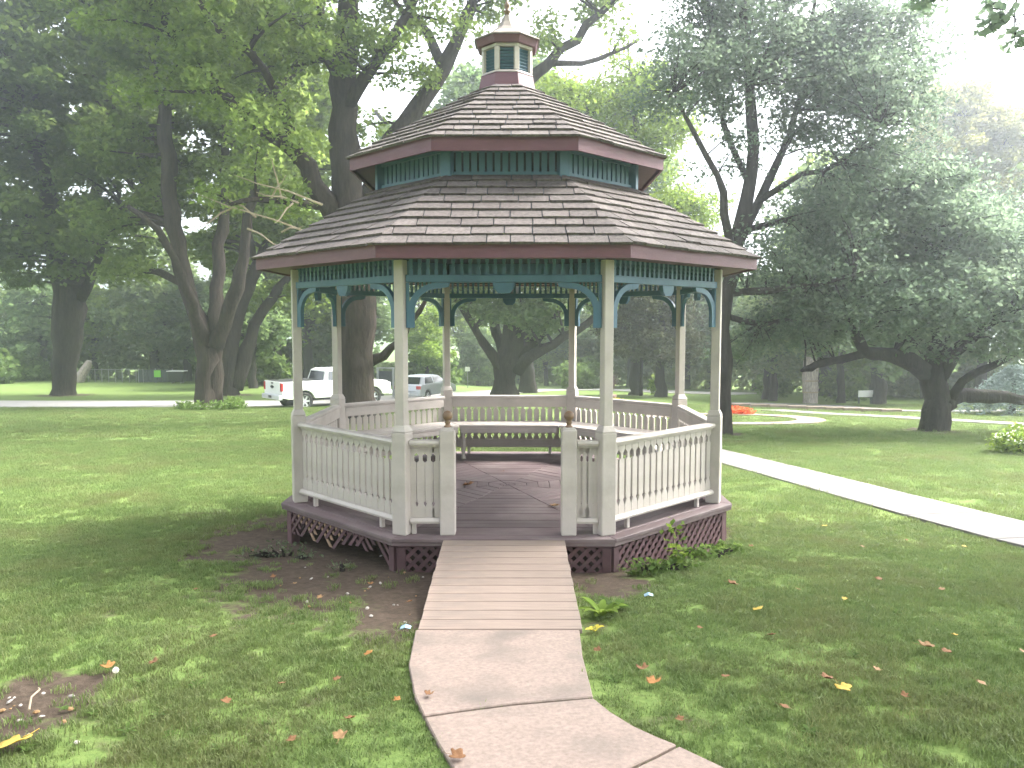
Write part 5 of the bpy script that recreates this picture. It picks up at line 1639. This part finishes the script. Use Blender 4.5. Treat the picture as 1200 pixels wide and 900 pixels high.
def build_truck():
    p = gp(388, 475.5)
    t = empty('pickup_truck', p, R_(40))
    tag(t, 'white crew-cab pickup truck parked on the park road behind the maple trunk', 'truck')
    zb = .52
    ar, af = arch(-1.82, .50, zb), arch(1.82, .50, zb)
    low = [(-2.95, zb + .1), (-2.95, 1.34), (-.78, 1.34), (-.78, 1.28), (1.15, 1.26), (1.35, 1.30), (2.55, 1.20), (2.78, 1.05), (2.82, zb + .05), (2.7, zb)]
    poly = low + list(reversed(af)) + list(reversed(ar)) + [(-2.6, zb)]
    body = MB().prism(poly, -1.0, 1.0).build('body', WHITEP, t, bevel=.03, segs=2)
    MB().b2(-2.6, 2.5, -.80, .80, .40, .70).build('chassis', BLACK, body)
    for cx in (-1.82, 1.82):
        MB().b2(cx - .49, cx + .49, -.78, .78, .45, .90).build('wheel_well', BLACK, body)
    # cargo bed opening and tailgate
    MB().b2(-2.84, -.86, -.84, .84, 1.335, 1.346).build('cargo_bed', BLACK, body)
    tg = MB().b2(-2.975, -2.945, -.80, .80, .80, 1.36).build('tailgate', WHITEP, t, bevel=.012, segs=2)
    em = MB().prism([(-.13, 1.09), (-.05, 1.09), (-.04, 1.115), (.04, 1.115), (.05, 1.09), (.13, 1.09), (.11, 1.04), (.05, 1.04), (.04, 1.015), (-.04, 1.015), (-.05, 1.04), (-.11, 1.04)], 0, .012)
    eo = em.build('emblem', BLACK, tg, (-2.988, 0, -.5), (0, 0, math.pi / 2)); eo.scale = (1.5, 1, 1.5)
    MB().b2(-2.99, -2.97, -.11, .11, 1.24, 1.30).build('tailgate_handle', BLACK, tg)
    bp_ = MB().b2(-3.10, -2.90, -.98, .98, .52, .74).build('rear_bumper', CHROME, t, bevel=.03, segs=2)
    MB().b2(-3.112, -3.10, -.16, .16, .58, .70).build('plate', BLACK, bp_)
    for s in (-1, 1):
        MB().b2(-2.972, -2.88, s * .92 - .085, s * .92 + .085, .92, 1.30).build('tail_lamp', REDL, t, bevel=.01)
        MB().b2(2.70, 2.83, s * .78 - .16, s * .78 + .16, .92, 1.10).build('headlight', LAMPW, t, bevel=.02)
        MB().b2(.82, 1.02, s * 1.12 - .10, s * 1.12 + .10, 1.28, 1.50).build('mirror', BLACK, t, bevel=.02)
        for x in (-.42, .42):
            MB().b2(x - .12, x + .1, s * 1.006 - .012, s * 1.006 + .012, 1.12, 1.15).build('door_handle', WHITEP, t)
        for x in (-.72, .12, 1.02):
            MB().b2(x - .006, x + .006, s * 1.001 - .003, s * 1.001 + .003, .60, 1.26).build('door_gap', BLACK, body)
        MB().b2(-.9, 1.2, s * .97 - .05, s * .97 + .05, .42, .50).build('side_step', BLACK, t)
    MB().b2(2.80, 2.85, -.60, .60, .72, 1.08).build('grille', BLACK, t, bevel=.01)
    MB().b2(2.68, 2.90, -.98, .98, .48, .70).build('front_bumper', CHROME, t, bevel=.03)
    # cab: tapered greenhouse
    def ring(z, x0, x1, w): return [(x0, -w, z), (x1, -w, z), (x1, w, z), (x0, w, z)]
    cab = MB().hull8(ring(1.27, -.80, 1.32, .96), ring(1.80, -.66, .62, .80)).build('cab', WHITEP, t, bevel=.03, segs=2)
    MB().hull8(ring(1.79, -.64, .60, .78), ring(1.87, -.5, .46, .66)).build('roof', WHITEP, cab, bevel=.03, segs=2)
    # windows sit 4 mm proud of the sloping cab sides
    def lerp(a, b, f): return a + (b - a) * f
    def side_pt(x, f, s):
        z = lerp(1.27, 1.80, f); w = lerp(.96, .80, f) + .006
        return (x, s * w, z)
    def quad_glass(pts, n, name):
        n = Vector(n) * .012
        MB().hull8([tuple(Vector(q) - n) for q in pts], [tuple(Vector(q) + n * .3) for q in pts]).build(name, GLASSD, cab)
    for s in (-1, 1):
        quad_glass([side_pt(-.62, .10, s), side_pt(.10, .10, s), side_pt(.06, .90, s), side_pt(-.54, .90, s)], (0, s, .3), 'side_window')
        quad_glass([side_pt(.18, .10, s), side_pt(1.02, .10, s), side_pt(.56, .90, s), side_pt(.14, .90, s)], (0, s, .3), 'side_window')
    def xr(f): return lerp(-.80, -.66, f) - .006
    def xf(f): return lerp(1.32, .62, f) + .006
    quad_glass([(xr(.12), -.78, lerp(1.27, 1.8, .12)), (xr(.12), .78, lerp(1.27, 1.8, .12)), (xr(.88), .70, lerp(1.27, 1.8, .88)), (xr(.88), -.70, lerp(1.27, 1.8, .88))], (-1, 0, .25), 'rear_window')
    quad_glass([(xf(.1), -.84, lerp(1.27, 1.8, .1)), (xf(.1), .84, lerp(1.27, 1.8, .1)), (xf(.92), .72, lerp(1.27, 1.8, .92)), (xf(.92), -.72, lerp(1.27, 1.8, .92))], (.6, 0, .7), 'windshield')
    for x in (-1.82, 1.82):
        for y in (-.86, .86):
            wheel(t, x, y, .41, .27)

def build_car():
    p = gp(500, 467)
    t = empty('silver_car', p, R_(66))
    tag(t, 'silver hatchback car with red tail lamps parked ahead of the pickup', 'car')
    zb = .30
    def arc(cx, r, n=10): return [(cx - r * math.cos(math.pi * i / n), max(zb, .32 + r * math.sin(math.pi * i / n))) for i in range(n + 1)]
    poly = [(-2.15, .42), (-2.2, .62), (-2.15, .95), (-2.0, 1.0), (-1.2, .98), (1.0, .96), (1.5, .90), (2.05, .74), (2.2, .55), (2.15, .34), (2.0, zb)]
    poly += list(reversed(arc(1.35, .37))) + list(reversed(arc(-1.3, .37))) + [(-2.0, zb)]
    body = MB().prism(poly, -.88, .88).build('body', SILVER, t, bevel=.05, segs=3)
    for cx in (-1.3, 1.35):
        MB().b2(cx - .36, cx + .36, -.70, .70, .30, .66).build('wheel_well', BLACK, body)
    def ring(z, x0, x1, w): return [(x0, -w, z), (x1, -w, z), (x1, w, z), (x0, w, z)]
    cab = MB().hull8(ring(.95, -2.02, 1.15, .82), ring(1.43, -1.55, .30, .62)).build('cabin', SILVER, t, bevel=.05, segs=3)
    MB().hull8(ring(1.41, -1.5, .25, .58), ring(1.48, -1.2, .0, .45)).build('roof', SILVER, cab, bevel=.03, segs=2)
    def lerp(a, b, f): return a + (b - a) * f
    def sp(x, f, s): return (x, s * (lerp(.82, .62, f) + .006), lerp(.95, 1.43, f))
    def glass(pts, n, name):
        n = Vector(n) * .012
        MB().hull8([tuple(Vector(q) - n) for q in pts], [tuple(Vector(q) + n * .3) for q in pts]).build(name, GLASSD, cab)
    for s in (-1, 1):
        glass([sp(-1.55, .14, s), sp(-.55, .14, s), sp(-.55, .88, s), sp(-1.3, .88, s)], (0, s, .3), 'side_window')
        glass([sp(-.47, .14, s), sp(.80, .14, s), sp(.25, .88, s), sp(-.47, .88, s)], (0, s, .3), 'side_window')
        MB().b2(-2.19, -1.98, s * .72 - .15, s * .72 + .15, .72, .92).build('tail_lamp', REDL, t, bevel=.03, segs=2)
        MB().b2(2.0, 2.14, s * .66 - .16, s * .66 + .16, .60, .74).build('headlight', LAMPW, t, bevel=.03)
        MB().b2(.7, .85, s * .95 - .09, s * .95 + .09, .96, 1.10).build('mirror', SILVER, t, bevel=.03)
        for x in (-.5, .45):
            MB().b2(x - .2, x - .04, s * .884 - .008, s * .884 + .008, .80, .825).build('door_handle', SILVER, t)
    xr = lambda f: lerp(-2.02, -1.55, f) - .006
    xf = lambda f: lerp(1.15, .30, f) + .006
    glass([(xr(.12), -.66, lerp(.95, 1.43, .12)), (xr(.12), .66, lerp(.95, 1.43, .12)), (xr(.9), .54, lerp(.95, 1.43, .9)), (xr(.9), -.54, lerp(.95, 1.43, .9))], (-1, 0, 1), 'rear_window')
    glass([(xf(.08), -.72, lerp(.95, 1.43, .08)), (xf(.08), .72, lerp(.95, 1.43, .08)), (xf(.92), .56, lerp(.95, 1.43, .92)), (xf(.92), -.56, lerp(.95, 1.43, .92))], (.5, 0, .8), 'windshield')
    bp_ = MB().b2(-2.25, -2.10, -.84, .84, .34, .58).build('rear_bumper', SILVER, t, bevel=.05, segs=2)
    MB().b2(-2.262, -2.25, -.18, .18, .44, .54).build('plate', SIGNW, bp_)
    for x in (-1.3, 1.35):
        for y in (-.76, .76):
            wheel(t, x, y, .32, .20)

# ------------------------------------------------------------------ furniture far away
def build_far_things():
    # framed board beyond the pickup's nose
    p = gp(452, 466)
    t = empty('notice_board', p, R_(-14)); tag(t, 'grey metal framed dark notice board beyond the pickup truck bonnet', 'notice board')
    for x in (-.5, .5):
        MB().b2(x - .06, x + .06, -.06, .06, -.2, 1.75).build('post', GREYM, t, bevel=.01)
    MB().b2(-.44, .44, -.02, .02, .75, 1.6).build('panel', DARKB, t, bevel=.005)
    MB().b2(-.56, .56, -.07, .07, 1.752, 1.82).build('top_rail', GREYM, t, bevel=.01)
    # chain-link fence
    a = gp(96, 447.5); b = gp(168, 448.5)
    f = empty('chain_link_fence', a); tag(f, 'low grey chain-link fence at the far edge of the left lawn', 'fence')
    d = b - a; L = d.length; n = 9
    for i in range(n + 1):
        q = a + d * (i / n); q = G(q.x, q.y) - a
        MB().lathe([(.035, -.2), (.035, 1.08), (.015, 1.12)], 8, tuple(q)).build('post', GREYM, f)
    up = Vector((0, 0, 1.04))
    MB().tube([up, d * .5 + up, d + up], [.025] * 3, 6).build('top_rail', GREYM, f)
    mb = MB()
    ax = d.normalized()
    m = int(L / .14)
    for i in range(m):
        q = d * (i / m)
        for sg in (1, -1):
            e = q + ax * sg * .5
            mb.tube([q + Vector((0, 0, .04)), e + Vector((0, 0, 1.0))], [.006, .006], 3)
    tag(mb.build('wire_mesh', GREYM, f), kind='stuff')
    # dark screen panel with green sign, dark trailer with white top
    p = gp(182, 448.5)
    t = empty('screen_fence', p); tag(t, 'dark slatted screen beside the chain-link fence with a bright green square sign', 'fence')
    for i in range(7):
        MB().b2(-1.3 + i * .38, -1.3 + i * .38 + .35, -.03, .03, .05, 1.05).build('panel', DARKB, t, bevel=.006)
    for x in (-1.34, 0.01, 1.38):
        MB().b2(x - .04, x + .04, .035, .11, -.2, 1.15).build('post', GREYM, t)
    s = MB().b2(-.05, .48, -.06, -.035, .45, 1.0).build('sign', SIGNG, t, bevel=.004)
    p = gp(208, 449)
    t = empty('dark_bin', p); t.scale = (.62, .62, .95); tag(t, 'black open-topped skip with white rim beside the screen with the green sign', 'skip')
    MB().hull8([(-.85, -.5, .12), (.85, -.5, .12), (.85, .5, .12), (-.85, .5, .12)], [(-1.05, -.6, .98), (1.05, -.6, .98), (1.05, .6, .98), (-1.05, .6, .98)]).build('body', BLACK, t, bevel=.02)
    MB().b2(-1.12, 1.12, -.66, .66, .985, 1.05).build('rim', SIGNW, t, bevel=.01)
    for x in (-.6, .6):
        MB().b2(x - .08, x + .08, -.45, .45, -.05, .118).build('foot', GREYM, t)
    # leaning log beside the dark tree
    p = gp(92, 448)
    tag(MB().tube([(0, 0, -.1), (.25, 0, .55), (.75, .1, 1.35), (.9, .1, 1.75)], [.42, .40, .32, .2], 10).build('leaning_stump', BARKPALE, None, p), 'pale leaning stump behind the thick forked trunk', 'stump')
    # log column
    p = gp(949, 472.5)
    t = empty('log_column', p); tag(t, 'pale column of bundled rough logs standing on the far lawn', 'column')
    for i in range(9):
        a = i * 2 * math.pi / 9
        x, y = .27 * math.cos(a), .27 * math.sin(a)
        hgt = 2.35 + random.uniform(-.15, .15)
        pts = [(x * (1 + .12 * math.sin(3 * z_ + i)), y * (1 + .12 * math.cos(2.6 * z_ + i)), z_) for z_ in np.linspace(-.1, hgt, 9)]
        MB().tube(pts, [.125 + random.uniform(-.02, .02) for _ in pts], 8).build('log', BARKPALE, t)
    for z_ in (.55, 1.15, 1.7):
        MB().lathe([(.37, z_), (.41, z_ + .02), (.41, z_ + .07), (.37, z_ + .09)], 16).build('band', TWIG, t)
    # white info board
    p = gp(1014, 474)
    t = empty('info_sign', p, R_(8)); tag(t, 'white rectangular information board on two short posts under the far trees', 'sign')
    MB().b2(-.40, .40, -.02, .02, .38, .72).build('board', SIGNW, t, bevel=.006)
    for x in (-.33, .33):
        MB().b2(x - .035, x + .035, .021, .09, -.15, .70).build('post', DARKB, t)
    # bare pole at the cedar
    p = gp(751, 464)
    tag(MB().tube([(0, 0, -.2), (0, 0, 1.6), (.03, 0, 3.6)], [.13, .12, .10], 8).build('bare_pole', BARKG, None, p), 'thin bare grey pole standing close beside a cedar trunk', 'pole')
    # small white sign far behind the oak
    p = gp(548, 455)
    t = empty('road_sign', p); tag(t, 'small white sign on a thin post beside the road left of the stout oak', 'sign')
    MB().b2(-.03, .03, -.03, .03, -.2, 1.9).build('post', GREYM, t)
    MB().b2(-.22, .22, -.05, -.032, 1.55, 1.95).build('board', SIGNW, t)

# ------------------------------------------------------------------ haze
def build_haze():
    x, y0, y1, z0, z1 = 420, -45, 425, -12, 60
    mb = MB().b2(-x, x, y0, y1, z0, z1)
    me = mb.mesh('haze')
    m = bpy.data.materials.new('haze_air'); m.use_nodes = True
    nt = m.node_tree
    nt.nodes.remove(nt.nodes['Principled BSDF'])
    v = nt.nodes.new('ShaderNodeVolumePrincipled')
    v.inputs['Color'].default_value = (.87, .93, 1.0, 1)
    v.inputs['Density'].default_value = HAZE
    v.inputs['Anisotropy'].default_value = .8
    nt.links.new(v.outputs[0], nt.nodes['Material Output'].inputs['Volume'])
    o = obj('haze', me, m)
    tag(o, 'thin pale humid haze filling the park air', 'haze', kind='stuff')

HAZE = .0032
build_big_trees()
build_added_shade_trees()
build_background_trees()
build_ground()
build_paths()
build_gazebo()
build_ramp()
build_plants()
build_truck()
build_car()
build_far_things()
build_leaves()
build_grass()
if HAZE > 0:
    build_haze()
